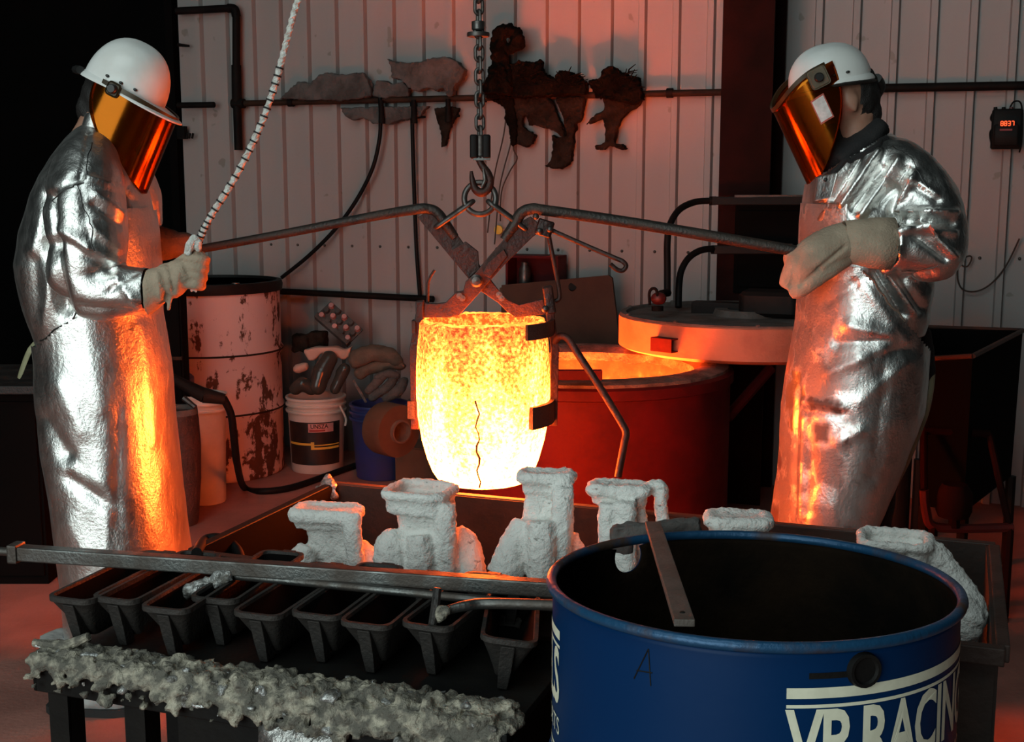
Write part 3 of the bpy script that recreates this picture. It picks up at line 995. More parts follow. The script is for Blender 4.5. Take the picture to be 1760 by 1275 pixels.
tag(h.build('torch_hose', 'rubber'), 'black hose dropping from the torch and trailing over the floor', 'hose')
jc = pz(284, 866, 0.0) + Y * .25
g = thing('blue_jug', jc, 'blue plastic jug half hidden behind the left worker\'s apron', 'jug')
jt = P(284, 622, jc.y).z
MB().rbox(jc + Z * jt * .45, (.16, .14, jt * .9), .03).build('jug_body', 'plastic_blue', g)
MB().lathe(jc, [(.05, jt * .88), (.03, jt * .95), (.03, jt), (0, jt)], 16).build('neck', 'plastic_blue', g)

# bench at far left; its black underside is added to fill the shade
g = thing('work_bench', Vector((-2.25, 4.55, 0)), 'work bench behind the left worker, its closed black underside added to fill the shade', 'bench')
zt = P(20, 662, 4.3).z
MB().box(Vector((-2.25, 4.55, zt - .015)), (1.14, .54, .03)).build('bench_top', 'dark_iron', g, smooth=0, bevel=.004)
MB().box(Vector((-2.25, 4.57, (zt - .03) / 2)), (1.08, .46, zt - .032)).build('shade_box', 'black_wall', g, smooth=0)
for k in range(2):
    MB().box(Vector((-2.52 + .54 * k, 4.335, (zt - .03) / 2)), (.52, .014, zt - .10)).build('shade_front', 'black_wall', g, smooth=0, bevel=.002)

# added black block standing in for shade left of the white drum
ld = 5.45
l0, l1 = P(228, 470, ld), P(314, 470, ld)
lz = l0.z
g = thing('shade_block', Vector(((l0.x + l1.x) / 2, ld, 0)), 'added black block filling the shade between the left worker and the white drum', 'shade_filler')
MB().box(Vector(((l0.x + l1.x) / 2, ld, lz / 2)), (l1.x - l0.x, .10, lz), (X, Y, Z)).build('shade_block_body', 'black_wall', g, smooth=0, bevel=.004)
MB().box(Vector(((l0.x + l1.x) / 2, ld - .056, lz / 2)), ((l1.x - l0.x) * .92, .012, lz * .92), (X, Y, Z)).build('shade_block_front', 'black_wall', g, smooth=0, bevel=.003)
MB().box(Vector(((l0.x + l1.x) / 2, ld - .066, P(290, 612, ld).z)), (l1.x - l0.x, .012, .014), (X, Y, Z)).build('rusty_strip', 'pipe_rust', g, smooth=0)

# ================================================================== furnace
FY = 4.75
FT = P(1003, 622, FY)
fz, fR, fi = FT.z, .57, .43
fc = Vector((FT.x, FT.y, 0))
g = thing('melting_furnace', fc, 'round dark red melting furnace glowing inside, behind the crucible', 'furnace')
MB().lathe(fc, [(0, .004), (fR - .02, .004), (fR, .02), (fR, fz - .06), (fR + .012, fz - .055), (fR + .012, fz - .02), (fR, fz - .015), (fR - .01, fz - .01)], 96).build('furnace_shell', 'furnace_shell', g, smooth=40)
rim = MB()
n = 96
rr_ = random.Random(5)
rings = []
for r_, z_ in ((fR - .004, fz - .02), (fR - .008, fz - .002), (fR - .05, fz + .006), (fi + .03, fz + .004), (fi, fz - .02), (fi - .004, fz - .07)):
    rings.append([fc + Vector((math.cos(2 * math.pi * k / n) * (r_ + .004 * nz((k, r_ * 20, 0), .35)), math.sin(2 * math.pi * k / n) * (r_ + .004 * nz((k, r_ * 20, 0), .35)), z_ + .0025 * nz((k, r_ * 30, 4), .3))) for k in range(n)])
rim.loft(rings, False, False)
rim.build('rim', 'refractory', g)
MB().lathe(fc, [(fi, fz - .045), (fi - .012, fz - .09), (fi - .016, fz - .25), (fi - .05, fz - .42), (fi - .10, fz - .58), (.27, fz - .61)], 64).build('hot_lining', 'furnace_hot', g)
MB().lathe(fc, [(0, fz - .59), (.14, fz - .595), (.29, fz - .60)], 48).build('fire_bed', 'fire_bed', g)
# support strut and hinge post of the lid
MB().tube([P(1250, 718, 4.75), P(1325, 632, 4.85)], .022, 8).build('lid_strut', 'furnace_shell', g)
MB().box(P(985, 644, 4.16) - Z * .0, (.20, .03, .035), (X, Y, Z)).build('rim_bar', 'furnace_shell', g, smooth=0, bevel=.004)

# lid swung aside
lt = P(1284, 539, 5.0)
lR, lh = .525, .135
lc = Vector((lt.x, lt.y, lt.z - lh))
g = thing('furnace_lid', lc, 'thick round furnace lid swung aside, orange glow on its edge', 'lid')
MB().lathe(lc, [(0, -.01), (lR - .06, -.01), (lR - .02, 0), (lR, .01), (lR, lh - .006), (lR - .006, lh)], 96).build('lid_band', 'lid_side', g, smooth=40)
MB().lathe(lc, [(lR - .004, lh - .004), (lR - .008, lh + .006), (lR - .03, lh + .006), (lR - .035, lh - .006), (.14, lh - .006), (.13, lh + .02), (.08, lh + .02), (.08, lh - .03), (0, lh - .03)], 96).build('lid_top', 'lid_top', g, smooth=40)
a = math.atan2(-lc.y - .1, P(1118, 568, 4.6).x - lc.x)
tubec = P(1114, 569, 4.55)
d_ = Vector((tubec.x - lc.x, tubec.y - lc.y, 0)).normalized()
sd = Vector((-d_.y, d_.x, 0))
tp = lc + d_ * (lR + .012) + Z * (lh * .42)
sock = MB()
for s1, s2, w_, h_ in ((0, .024, .10, .005), (0, -.024, .10, .005)):
    sock.box(tp + Z * s2, (w_, .05, h_), (sd, d_, Z))
sock.box(tp - d_ * .024, (.10, .005, .05), (sd, d_, Z)).box(tp + d_ * .024, (.10, .005, .05), (sd, d_, Z))
sock.build('square_socket', 'furnace_shell', g, smooth=0)
MB().box(lc + Z * (lh + .01) + X * .15, (.75, .09, .06), (U, V, Z)).build('swing_arm', 'black_steel', g, smooth=0, bevel=.004)
MB().rbox(lc + Z * (lh + .05) + U * .10 - V * .02, (.24, .2, .10), .03, (U, V, Z)).build('burner_box', 'black_steel', g)
MB().tube([lc + U * .62 + V * .1 - Z * lc.z, lc + U * .62 + V * .1 + Z * (lh + .1)], .05, 14).build('swing_post', 'black_steel', g)
for k in range(10):
    aa = 2 * math.pi * k / 10 + .2
    MB().ell(lc + Vector((math.cos(aa) * (lR - .018), math.sin(aa) * (lR - .018), lh + .007)), (.011, .011, .007), nu=8, nv=5).build('bolt', 'lid_top', g)

# ================================================================== glowing crucible
CYD = 3.42
ct = P(830, 550, CYD)
cbm = P(830, 823, CYD)
ch = ct.z - cbm.z
kx = mpp(P(830, 680, CYD))
cc = Vector((ct.x, ct.y, cbm.z))
g = thing('crucible', cc, 'white-hot glowing crucible hanging in the lifting tongs', 'crucible')
# radius along the height (fraction, pixels)
prf = [(0, 74), (.015, 80), (.06, 88), (.14, 97), (.26, 106), (.40, 112.5), (.55, 115), (.70, 114.5), (.84, 112), (.94, 109), (.985, 108), (1.0, 105)]
pr = [(0, 0)] + [(p * kx, f_ * ch) for f_, p in prf] + [(96 * kx, ch + .001), (92 * kx, ch - .01), (94 * kx, ch - .05), (96 * kx, ch * .8)]
cm = MB().lathe(cc, pr, 128)
for i, v in enumerate(cm.v):
    q = v - cc
    rad = math.hypot(q.x, q.y)
    if rad > .03:
        k = 1 + (.010 * nz3(v, 20, 3) + .006 * nz(v, 70, 8))
        cm.v[i] = cc + Vector((q.x * k, q.y * k, q.z + (.006 * nz(v, 30, 2) if q.z > ch * .95 else 0)))
cm.build('crucible_body', 'crucible_hot', g, smooth=60)
MB().tube([cc + Vector((math.cos(a) * 101 * kx, math.sin(a) * 101 * kx, ch - .002 + .003 * nz((math.cos(a), math.sin(a), 0), 6))) for a in np.linspace(0, 2 * math.pi, 97)[:-1]], [(.0070 + .005 * nz((math.cos(a), math.sin(a), 3), 14)) for a in np.linspace(0, 2 * math.pi, 97)[:-1]], 8, closed=True).build('hot_rim', 'rim_hot', g)
MB().lathe(cc, [(0, ch * .93), (94 * kx, ch * .93)], 64).build('molten_metal', 'melt_hot', g)
# crusted flow line down the front
fl_ = MB()
ptsf = []
for k in range(15):
    f_ = .02 + .55 * k / 14
    rad = float(np.interp(f_, [a for a, b in prf], [b for a, b in prf])) * kx
    an = -math.pi / 2 - .06 + .03 * math.sin(k * 1.7)
    ptsf.append(cc + Vector((math.cos(an) * (rad + .0005), math.sin(an) * (rad + .0005), f_ * ch)))
fl_.tube(ptsf, [.0015 + .0035 * abs(nz((k, 1, 2), .9)) for k in range(15)], 6)
pmat('scale_crust', (.05, .015, .008), (.10, .03, .012), 30, .9)
fl_.build('scale_seam', 'old_crucible', g)

# ================================================================== lifting tongs
T = thing('lifting_tongs', P(820, 485, CYD - .03), 'scissor lifting tongs with two long bar handles gripping the crucible', 'tongs')
yt = CYD - .02


def plate(pts, d, th):
    return MB().prism([P(x, y, d) for x, y in pts], Y * th)


# left handle arm runs down right to the right jaw; it lies behind
plate([(718, 374), (742, 356), (766, 370), (772, 384), (812, 440), (838, 474), (862, 505), (872, 515), (892, 524), (934, 514), (938, 540), (886, 546), (872, 536), (856, 520), (826, 500), (806, 480)], yt + .012, .018).build('left_arm', 'tong_steel', T, smooth=0, bevel=.002)
plate([(890, 384), (912, 372), (936, 392), (915, 408), (866, 456), (836, 490), (789, 542), (772, 546), (726, 546), (730, 521), (752, 522), (766, 520), (784, 502), (796, 500), (800, 484), (816, 470), (836, 446)], yt - .012, .018).build('right_arm', 'tong_steel', T, smooth=0, bevel=.002)
# raised gussets
plate([(776, 430), (800, 415), (822, 432), (824, 462), (806, 478), (786, 452)], yt + .0, .012).build('gusset', 'tong_steel', T, smooth=0, bevel=.002)
plate([(838, 452), (866, 428), (872, 440), (842, 478), (830, 470)], yt - .022, .012).build('gusset', 'tong_steel', T, smooth=0, bevel=.002)
pv = P(819, 482, yt - .03)
MB().lathe(pv, [(0, .0), (.017, .0), (.018, .012), (.012, .016), (.012, .022), (0, .024)], 12, (X, Z, -Y)).build('pivot_bolt', 'chain_steel', T)
for x, y in ((795, 512), (858, 506), (790, 508), (862, 512)):
    MB().lathe(P(x, y, yt - .018), [(0, 0), (.009, 0), (.009, .010), (0, .011)], 8, (X, Z, -Y)).build('bolt', 'bar_steel', T)
# bar handles
lb = [P(322, 432, 3.60), P(480, 403, 3.54), P(640, 372, 3.46), P(712, 360, yt + .01), P(736, 359, yt + .01), P(752, 366, yt + .01), P(766, 385, yt + .012), P(782, 408, yt + .015)]
MB().ctube(lb, [.0125, .0125, .0135, .0145, .0145, .0145, .0145, .012], 12).build('left_handle', 'tong_handle', T)
rb_ = [P(866, 412, yt - .01), P(884, 386, yt - .01), P(896, 366, yt - .012), P(914, 359, yt - .014), P(940, 362, yt - .02), P(1060, 379, 3.37), P(1200, 402, 3.33), P(1372, 432, 3.28)]
MB().ctube(rb_, [.012, .0155, .0155, .0155, .0155, .0155, .0155, .0155], 12).build('right_handle', 'tong_handle', T)
# latch block with bolts, latch rods
bk = P(936, 392, yt - .03)
MB().rbox(bk, (.045, .05, .045), .006, ((X + Z * -.3).normalized(), Y, (Z + X * .3).normalized())).build('latch_block', 'tong_steel', T)
for x, y in ((927, 397), (945, 394), (921, 372)):
    MB().ell(P(x, y, yt - .06), (.009, .009, .009), nu=10, nv=6).build('bolt', 'chain_steel', T)
MB().ctube([P(944, 394, yt - .04), P(1000, 419, yt - .06), P(1056, 443, yt - .09), P(1070, 449, yt - .1), P(1076, 457, yt - .1), P(1070, 465, yt - .1), P(1060, 463, yt - .1), P(1049, 454, yt - .1)], .0065, 10).build('hooked_rod', 'tong_steel', T)
MB().ctube([P(942, 398, yt - .03), P(948, 430, yt - .03), P(956, 470, yt - .03), P(961, 500, yt - .03), P(961, 513, yt - .03), P(954, 518, yt - .03)], .0065, 10).build('latch_rod', 'tong_steel', T)
MB().tube([P(735, 522, yt), P(736, 485, yt), P(740, 475, yt), P(747, 464, yt)], .004, 8).build('locking_pin', 'tong_steel', T)
# straps down both sides and bands hugging the crucible
cx, cy = cc.x, cc.y
Rm = 118 * kx


def band(an0, an1, z, h_, r_, th=.010):
    mb = MB()
    rings = []
    k = 14
    for i in range(k + 1):
        an = an0 + (an1 - an0) * i / k
        d = Vector((math.cos(an), math.sin(an), 0))
        c0 = Vector((cx, cy, z)) + d * r_
        rings.append([c0 - d * th / 2 - Z * h_ / 2, c0 + d * th / 2 - Z * h_ / 2, c0 + d * th / 2 + Z * h_ / 2, c0 - d * th / 2 + Z * h_ / 2])
    return mb.loft(rings)


for side in (1, -1):
    xs_ = 948 if side > 0 else 718
    a_t = P(xs_ - 6 * side, 518 if side > 0 else 522, CYD - .01)
    a_b = P(xs_ + 2 * side - (0 if side > 0 else 4), 732 if side > 0 else 738, CYD - .01)
    MB().prism([a_t - X * .011, a_t + X * .013, P(xs_ + 7 * side, 600, CYD - .01) + X * .010, a_b + X * .013, a_b - X * .010, P(xs_ + 7 * side, 600, CYD - .01) - X * .012], Y * .045).build('side_strap', 'tong_steel', T, smooth=0, bevel=.002)
    zt_ = P(830, 572, CYD - .15).z
    zb_ = P(830, 718, CYD - .13).z
    if side > 0:
        band(-.04, -.90, zt_, .042, Rm * 1.0).build('grip_band', 'dark_iron', T, smooth=30)
        band(.06, -.82, zb_, .062, Rm * 1.0, .016).build('grip_band', 'dark_iron', T, smooth=30)
    else:
        band(math.pi - .15, math.pi + .12, zt_, .034, Rm * 1.0).build('grip_band', 'dark_iron', T, smooth=30)
        band(math.pi - .2, math.pi + .08, zb_, .05, Rm * 1.05, .02).build('grip_band', 'dark_iron', T, smooth=30)
MB().rbox(P(944, 515, yt - .03), (.028, .05, .075), .006, ((X + Z * .15).normalized(), Y, (Z - X * .15).normalized())).build('jaw_clip', 'tong_steel', T)
MB().ell(P(937, 531, yt - .06), (.010, .010, .010), nu=10, nv=6).build('bolt', 'chain_steel', T)
MB().box(P(722, 535, yt), (.022, .04, .06), ((X + Z * .1).normalized(), Y, Z)).build('jaw_clip', 'tong_steel', T, smooth=0, bevel=.003)
# bent tilting handle in front of the furnace
MB().ctube([P(952, 590, CYD), P(962, 578, CYD - .01), P(976, 582, CYD - .02), P(992, 606, CYD - .04), P(1030, 664, CYD - .07), P(1068, 726, CYD - .10), P(1076, 745, CYD - .11), P(1073, 762, CYD - .12), P(1062, 820, CYD - .14)], .0105, 12).build('tilt_handle', 'tong_steel', T)

# lifting ring with two sling links
g = thing('lifting_ring', P(825, 372, yt), 'round steel lifting ring with two sling links above the tongs', 'ring')
rc = P(825, 341, yt - .01)
rk = mpp(rc)
MB().tube([rc + X * (27 * rk * math.cos(a)) + Z * (27 * rk * math.sin(a)) + Y * (.006 * math.sin(a)) for a in np.linspace(0, 2 * math.pi, 41)[:-1]], 5.0 * rk, 12, closed=True).build('ring', 'chain_steel', g)


def link_pts(a, b, w, tilt):
    d = (b - a); L = d.length; d = d.normalized()
    s_ = (tilt - d * tilt.dot(d)).normalized()
    out = []
    for k in range(24):
        an = 2 * math.pi * k / 24
        ex = (L / 2 - w) * (1 if math.cos(an) > 0 else -1)
        out.append((a + b) / 2 + d * (ex + w * math.cos(an)) + s_ * (w * math.sin(an)))
    return out


MB().tube(link_pts(P(813, 346, yt), P(749, 390, yt), .017, Vector((.3, .9, .3))), 4.4 * rk, 10, closed=True).build('sling_link', 'chain_steel', g)
MB().tube(link_pts(P(839, 346, yt), P(905, 394, yt), .017, Vector((-.3, .9, .3))), 4.4 * rk, 10, closed=True).build('sling_link', 'chain_steel', g)

# hoist chain, stop disc, hook block, hook
g = thing('hoist_chain', P(824, 332, yt - .01), 'hanging hoist chain with hook block and hook holding the ring', 'chain')
p0, p1 = P(822, -60, yt - .01), P(825, 240, yt - .01)
Lk = .040
nl = int((p1 - p0).length / (Lk * .74))
lk = None
for k in range(nl):
    c_ = p0 + (p1 - p0) * ((k + .5) / nl)
    til = Vector((1, .35, 0)) if k % 2 else Vector((-.35, 1, 0))
    if k < 2:
        mb = MB().tube(link_pts(Vector(c_) + Z * Lk / 2, Vector(c_) - Z * Lk / 2, .0108, til), .0048, 8, closed=True)
        o = mb.build('link', 'chain_steel', g)
        if k == 0: lkA, cA = o, c_
        else: lkB, cB = o, c_
    elif k % 2 == 0:
        inst(lkA, 'link', g, Vector(c_) - cA)
    else:
        inst(lkB, 'link', g, Vector(c_) - cB)
MB().lathe(P(822, 60, yt - .01), [(.008, -.005), (.030, -.005), (.031, .0), (.030, .006), (.008, .006)], 24).build('stop_disc', 'chain_steel', g)
MB().lathe(P(822, 45, yt - .01), [(.014, -.012), (.018, -.008), (.018, .012), (.012, .014)], 16).build('stop_collar', 'chain_steel', g)
bk = P(825.5, 252, yt - .01)
for sx in (-1, 1):
    MB().rbox(bk + X * (sx * .017), (.022, .05, .064), .007).build('block_cheek', 'black_steel', g)
MB().rbox(bk + Z * .002, (.016, .036, .058), .005).build('block_core', 'chain_steel', g)
MB().box(bk - Z * .034 + X * .004, (.045, .044, .006)).build('block_plate', 'bar_steel', g, smooth=0)
MB().ctube([P(822, 272, yt - .01), P(829, 285, yt - .012), P(838, 298, yt - .012), P(842, 312, yt - .012), P(838, 325, yt - .012), P(827, 331, yt - .012), P(817, 325, yt - .012), P(812, 310, yt - .012), P(810, 294, yt - .012)], [.009, .010, .0115, .012, .012, .0125, .011, .008, .004], 12).build('hook', 'tong_steel', g)
MB().tube([P(831, 290, yt - .02), P(834, 310, yt - .024), P(828, 322, yt - .024)], [.004, .006, .004], 8).build('hook_latch', 'chain_steel', g)

# ================================================================== casting box with ceramic shells
BZ = .638
A = Vector((-.49, 3.30, 0))


def B(u, v, z):
    return A + U * u + V * v + Z * z


BW, BD = 1.69, .66
g = thing('casting_box', B(BW / 2, -BD / 2, 0), 'dark rusted steel casting box holding the white ceramic shells', 'box')
t_ = .012
MB().box(B(BW / 2, 0, BZ / 2), (BW, t_, BZ), (U, V, Z)).build('back_panel', 'box_rust', g, smooth=0)
MB().box(B(BW / 2, -BD, BZ / 2), (BW, t_, BZ), (U, V, Z)).build('front_panel', 'box_rust', g, smooth=0)
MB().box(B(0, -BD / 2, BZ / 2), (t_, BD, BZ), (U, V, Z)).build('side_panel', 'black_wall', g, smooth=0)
MB().box(B(BW, -BD / 2, BZ / 2), (t_, BD, BZ), (U, V, Z)).build('side_panel', 'box_rust', g, smooth=0)
MB().box(B(BW / 2, .012, BZ - .014), (BW + .03, .024, .034), (U, V, Z)).build('rim_rail', 'box_edge', g, smooth=0, bevel=.003)
MB().box(B(BW / 2, -BD - .012, BZ - .014), (BW + .03, .024, .034), (U, V, Z)).build('rim_rail', 'box_edge', g, smooth=0, bevel=.003)
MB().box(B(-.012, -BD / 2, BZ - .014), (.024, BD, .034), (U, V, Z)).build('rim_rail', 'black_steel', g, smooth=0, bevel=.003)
MB().box(B(BW + .012, -BD / 2, BZ - .014), (.024, BD, .034), (U, V, Z)).build('rim_rail', 'box_edge', g, smooth=0, bevel=.003)
sandm = MB()
nu_, nv_ = 40, 18
SZ = .40
for j in range(nv_ + 1):
    for i in range(nu_ + 1):
        q = B(.01 + (BW - .02) * i / nu_, -.01 - (BD - .02) * j / nv_, SZ)
        sandm.v.append(q + Z * (.03 * nz3(q, 7, 2)))
for j in range(nv_):
    for i in range(nu_):
        o_ = j * (nu_ + 1) + i
        sandm.f.append((o_, o_ + 1, o_ + nu_ + 2, o_ + nu_ + 1))
so = sandm.build('sand_bed', 'sand', g)
so['kind'] = 'stuff'
# black hose loop and slag scrap over the left rim
tag(MB().ctube([pz(338, 950, .66), P(350, 930, 2.78), P(370, 924, 2.8), P(392, 930, 2.82), P(408, 946, 2.8), P(414, 965, 2.76)], .012, 10).build('hose_loop', 'rubber'), 'short grey-black hose loop at the front left corner of the casting box', 'hose')
sl = MB().ell(P(564, 834, 3.30), (.02, .02, .03)).ell(P(570, 845, 3.28), (.015, .015, .03)).ell(P(556, 842, 3.3), (.022, .02, .016))
tag(organic(sl, .006, 1, rough_disp(.012, 40)).build('metal_drip', 'slag_metal', smooth=50), 'frozen metal splash hanging on the back left corner of the casting box', 'splash')


def ring_pts(c, ax, ay, w, l, rc_=.3, n=6):
    """rounded rectangle around c"""
    out = []
    r_ = min(w, l) * rc_
    for q, (sx, sy) in enumerate(((1, 1), (-1, 1), (-1, -1), (1, -1))):
        for i in range(n):
            a_ = math.pi / 2 * (q + i / (n - 1))
            out.append(c + ax * (sx * (w / 2 - r_) + r_ * math.cos(a_)) + ay * (sy * (l / 2 - r_) + r_ * math.sin(a_)))
    return out


def ceramic_shell(label, d, rim, depth, rim_r, stem, legs, rot=0.0, hollow=True, seed=1.0, tilt=0.0, base=None):
    """investment shell: pouring cup with rolled rim, stem and gating legs
    rim = pixel (x0, x1, y) of the cup; stem = list of (x0, x1, y); legs = pixel tubes"""
    mb = MB()
    x0, x1, yc = rim
    c = P((x0 + x1) / 2, yc, d)
    k = mpp(c)
    w = (x1 - x0) * k - 2 * rim_r
    ax = (X * math.cos(rot) - Y * math.sin(rot))
    ay = (X * math.sin(rot) + Y * math.cos(rot))
    ax = (ax + Z * tilt).normalized()
    wr = w * (1 if abs(rot) < .05 else .86)
    mb.tube(ring_pts(c, ax, ay, wr, depth, .25), rim_r, 10, closed=True)
    # cup floor below the rolled rim
    mb.prism(ring_pts(c - Z * (.018 if hollow else .004), ax, ay, wr, depth, .25), Z * -.03)
    if not hollow:
        mb.prism(ring_pts(c + Z * (rim_r * .55), ax, ay, wr, depth, .25), Z * -.03)
    rings = [ring_pts(c - Z * .02, ax, ay, wr * .9, depth * .9, .3)]
    for (sx0, sx1, sy) in stem:
        cs_ = P((sx0 + sx1) / 2, sy, d)
        rings.append(ring_pts(cs_, ax, ay, (sx1 - sx0) * k, min(depth * .8, (sx1 - sx0) * k), .35))
    mb.loft(rings)
    for pts, rr_ in legs:
        mb.ctube([P(x, y, d + dd) for x, y, dd in pts], rr_, 12)
    o = organic(mb, .0055, 3, lambda co, n: .0034 * nz3(co, 75, seed) + .002 * nz(co, 18, seed + 4))
    return tag(o.build('ceramic_shell', 'ceramic', smooth=70), label, 'casting shell', 'white ceramic shells standing in the casting box')


ceramic_shell('low ceramic shell leaning at the left end of the casting box', 2.86, (488, 634, 881), .075, .0185,
              [(526, 618, 900), (530, 616, 925), (524, 624, 960), (518, 630, 1000), (515, 640, 1060)],
              [([(606, 880, -.05), (608, 930, -.06), (612, 975, -.06)], .022), ([(610, 940, 0), (640, 972, -.02), (668, 1000, -.02)], [.03, .035, .03]), ([(530, 940, -.02), (518, 965, -.03), (510, 1010, -.03)], [.025, .035, .04])],
              rot=.25, hollow=False, seed=1.3, tilt=.02)
ceramic_shell('ceramic shell with square open cup, in front of the glowing crucible', 2.80, (653, 793, 843), .13, .0125,
              [(684, 772, 870), (688, 770, 900), (690, 772, 940), (690, 780, 1000), (690, 780, 1050)],
              [([(720, 920, -.06), (722, 950, -.07), (722, 1000, -.07), (722, 1040, -.07)], .032), ([(764, 866, -.05), (766, 930, -.06), (768, 1010, -.06)], .026), ([(688, 920, -.02), (674, 940, -.04), (676, 970, -.05), (690, 1010, -.05)], [.03, .042, .045, .04]), ([(778, 918, .0), (796, 940, -.0), (802, 975, -.02), (806, 1020, -.02)], [.03, .042, .045, .045])],
              rot=.35, hollow=True, seed=2.1)
ceramic_shell('tallest ceramic shell with flat cup, right of the glowing crucible', 2.74, (880, 998, 819), .055, .0155,
              [(902, 980, 842), (900, 980, 870), (896, 980, 905), (885, 985, 950), (865, 990, 1000), (860, 1000, 1050)],
              [([(930, 895, -.06), (930, 950, -.075), (930, 1010, -.08)], .033), ([(968, 835, -.045), (966, 900, -.05), (962, 960, -.05), (962, 1010, -.05)], .026), ([(905, 900, -.02), (884, 945, -.04), (866, 990, -.05)], [.035, .04, .045]), ([(975, 920, 0), (990, 970, 0), (1000, 1010, 0)], [.025, .035, .04])],
              rot=.12, hollow=False, seed=3.2)
ceramic_shell('ceramic shell with a side strut, behind the left rim of the blue drum', 2.72, (1000, 1130, 839), .06, .0155,
              [(1030, 1108, 866), (1028, 1112, 890), (1028, 1114, 930), (1028, 1114, 980), (1026, 1118, 1040)],
              [([(1118, 836, .0), (1136, 838, -.01), (1136, 870, -.01), (1142, 920, -.01), (1146, 980, -.01)], .0165), ([(1046, 866, -.05), (1044, 920, -.055), (1042, 980, -.055)], .022), ([(1076, 862, -.06), (1076, 920, -.062), (1076, 990, -.062)], .024)],
              rot=.18, hollow=False, seed=4.7)
ceramic_shell('ceramic shell showing only its rounded cup behind the blue drum', 2.62, (1200, 1337, 893), .075, .016,
              [(1220, 1318, 912), (1225, 1312, 950), (1225, 1312, 1040)], [([(1240, 920, -.05), (1240, 1010, -.05)], .025)], rot=.08, hollow=False, seed=5.1)
ceramic_shell('ceramic shell with open tray cup and slanting leg at the right of the drum', 2.42, (1464, 1612, 927), .11, .011,
              [(1490, 1590, 946), (1510, 1600, 970), (1540, 1625, 1010), (1560, 1640, 1060)],
              [([(1596, 945, -.02), (1626, 990, -.03), (1652, 1030, -.05), (1668, 1062, -.06)], [.030, .036, .040, .040]), ([(1640, 1030, -.08), (1660, 1062, -.09), (1656, 1085, -.09), (1676, 1050, -.06)], [.030, .038, .032, .03])],
              rot=.3, hollow=True, seed=6.4)

# ================================================================== work table with slag and ingot moulds
TZ = .55
tl = pz(54, 1130, TZ)                          # front left corner
TW, TD = .985, .43


def Tp(u, v, z):
    return Vector((tl.x, tl.y, 0)) + U * u + V * v + Z * z


g = thing('steel_table', Tp(TW / 2, TD / 2, 0), 'dark steel table crusted with slag carrying the ingot moulds', 'table')
MB().box(Tp(TW / 2, TD / 2, TZ - .008), (TW, TD, .016), (U, V, Z)).build('table_top', 'black_steel', g, smooth=0, bevel=.003)
MB().box(Tp(TW / 2, .006, TZ - .042), (TW, .012, .052), (U, V, Z)).build('front_rail', 'black_steel', g, smooth=0, bevel=.003)
MB().box(Tp(.006, TD / 2, TZ - .042), (.012, TD, .052), (U, V, Z)).build('side_rail', 'black_steel', g, smooth=0, bevel=.003)
for u_, v_ in ((.035, .03), (.215, .03), (.035, TD - .03), (TW - .03, .03), (TW - .03, TD - .03)):
    lg = MB().box(Tp(u_, v_, (TZ - .016) / 2), (.046, .008, TZ - .016), (U, V, Z))
    lg.box(Tp(u_ + (.019 if u_ < .3 else -.019), v_ + .02, (TZ - .016) / 2), (.008, .046, TZ - .016), (U, V, Z))
    lg.build('leg', 'black_steel', g, smooth=0)
MB().box(Tp((.30 + TW) / 2, .05, .27), (TW - .30, .012, .50), (U, V, Z)).build('front_sheet', 'black_steel', g, smooth=0)

rs = random.Random(11)
mb = MB()


def slag_lump(mb, c, r_, seed):
    nu, nv = 9, 6
    rings = []
    sx, sy, sz = rs.uniform(.7, 1.5), rs.uniform(.7, 1.3), rs.uniform(.45, .9)
    for j in range(nv + 1):
        a_ = math.pi * j / nv * .99 + .015
        ring = []
        for i in range(nu):
            b_ = 2 * math.pi * i / nu
            d_ = Vector((math.sin(a_) * math.cos(b_) * sx, math.sin(a_) * math.sin(b_) * sy, -math.cos(a_) * sz))
            ring.append(c + d_ * (r_ * (1 + 1.1 * nz(d_, 2.6, seed))))
        rings.append(ring)
    mb.loft(rings)


mbm = MB()
for k in range(1100):
    u_ = rs.uniform(.0, TW - .02)
    f_ = u_ / TW
    sp = .085 + .03 * f_
    v_ = rs.uniform(-.012, sp) if rs.random() < .75 else rs.uniform(-.022, .0)
    z_ = TZ + rs.uniform(.0, .018) * (1 + .6 * f_) - (max(0, -v_) * 2.2)
    if v_ > .06:
        z_ -= .012
    if v_ < 0:
        z_ -= rs.uniform(0, .010 + .030 * f_) * rs.random() ** .7
    r_ = rs.uniform(.004, .012) * (.8 + .6 * f_)
    slag_lump(mbm if rs.random() < .14 else mb, Tp(u_, v_, z_), r_ * (.75 if v_ > .06 else 1), k * 1.37)
# ragged continuous bed under the lumps
bed = MB()
for k in range(60):
    u_ = TW * (k + .5) / 60
    bed.ell(Tp(u_, .045, TZ + .001), (.022, .050, .010 + .006 * nz((k, 0, 0), .3)), (U, V, Z), 8, 5)
for k in range(80):
    u_ = (TW - .02) * (k + .5) / 80
    bed.ell(Tp(u_, -.004, TZ - .004 - .014 * u_ - .012 * u_ * max(0, nz((k, 2, 0), .35))), (.016, .012, .010 + .012 * u_ + .010 * nz((k, 5, 0), .5)), (U, V, Z), 8, 5)
mb.add(bed.v, bed.f)
mb = organic(mb, .0046, 2, lambda co, n: .0035 * nz3(co, 95, 2) + .003 * (1 - 3 * abs(nz(co, 38, 5))))
mbm = organic(mbm, .0055, 1, rough_disp(.003, 70, 4))
tag(mb.build('slag_crust', 'slag', smooth=70), 'rough grey slag crust along the front edge of the table', 'slag', kind='stuff')
tag(mbm.build('slag_splash', 'slag_metal', smooth=70), 'bright frozen metal splashes in the slag crust', 'slag', kind='stuff')
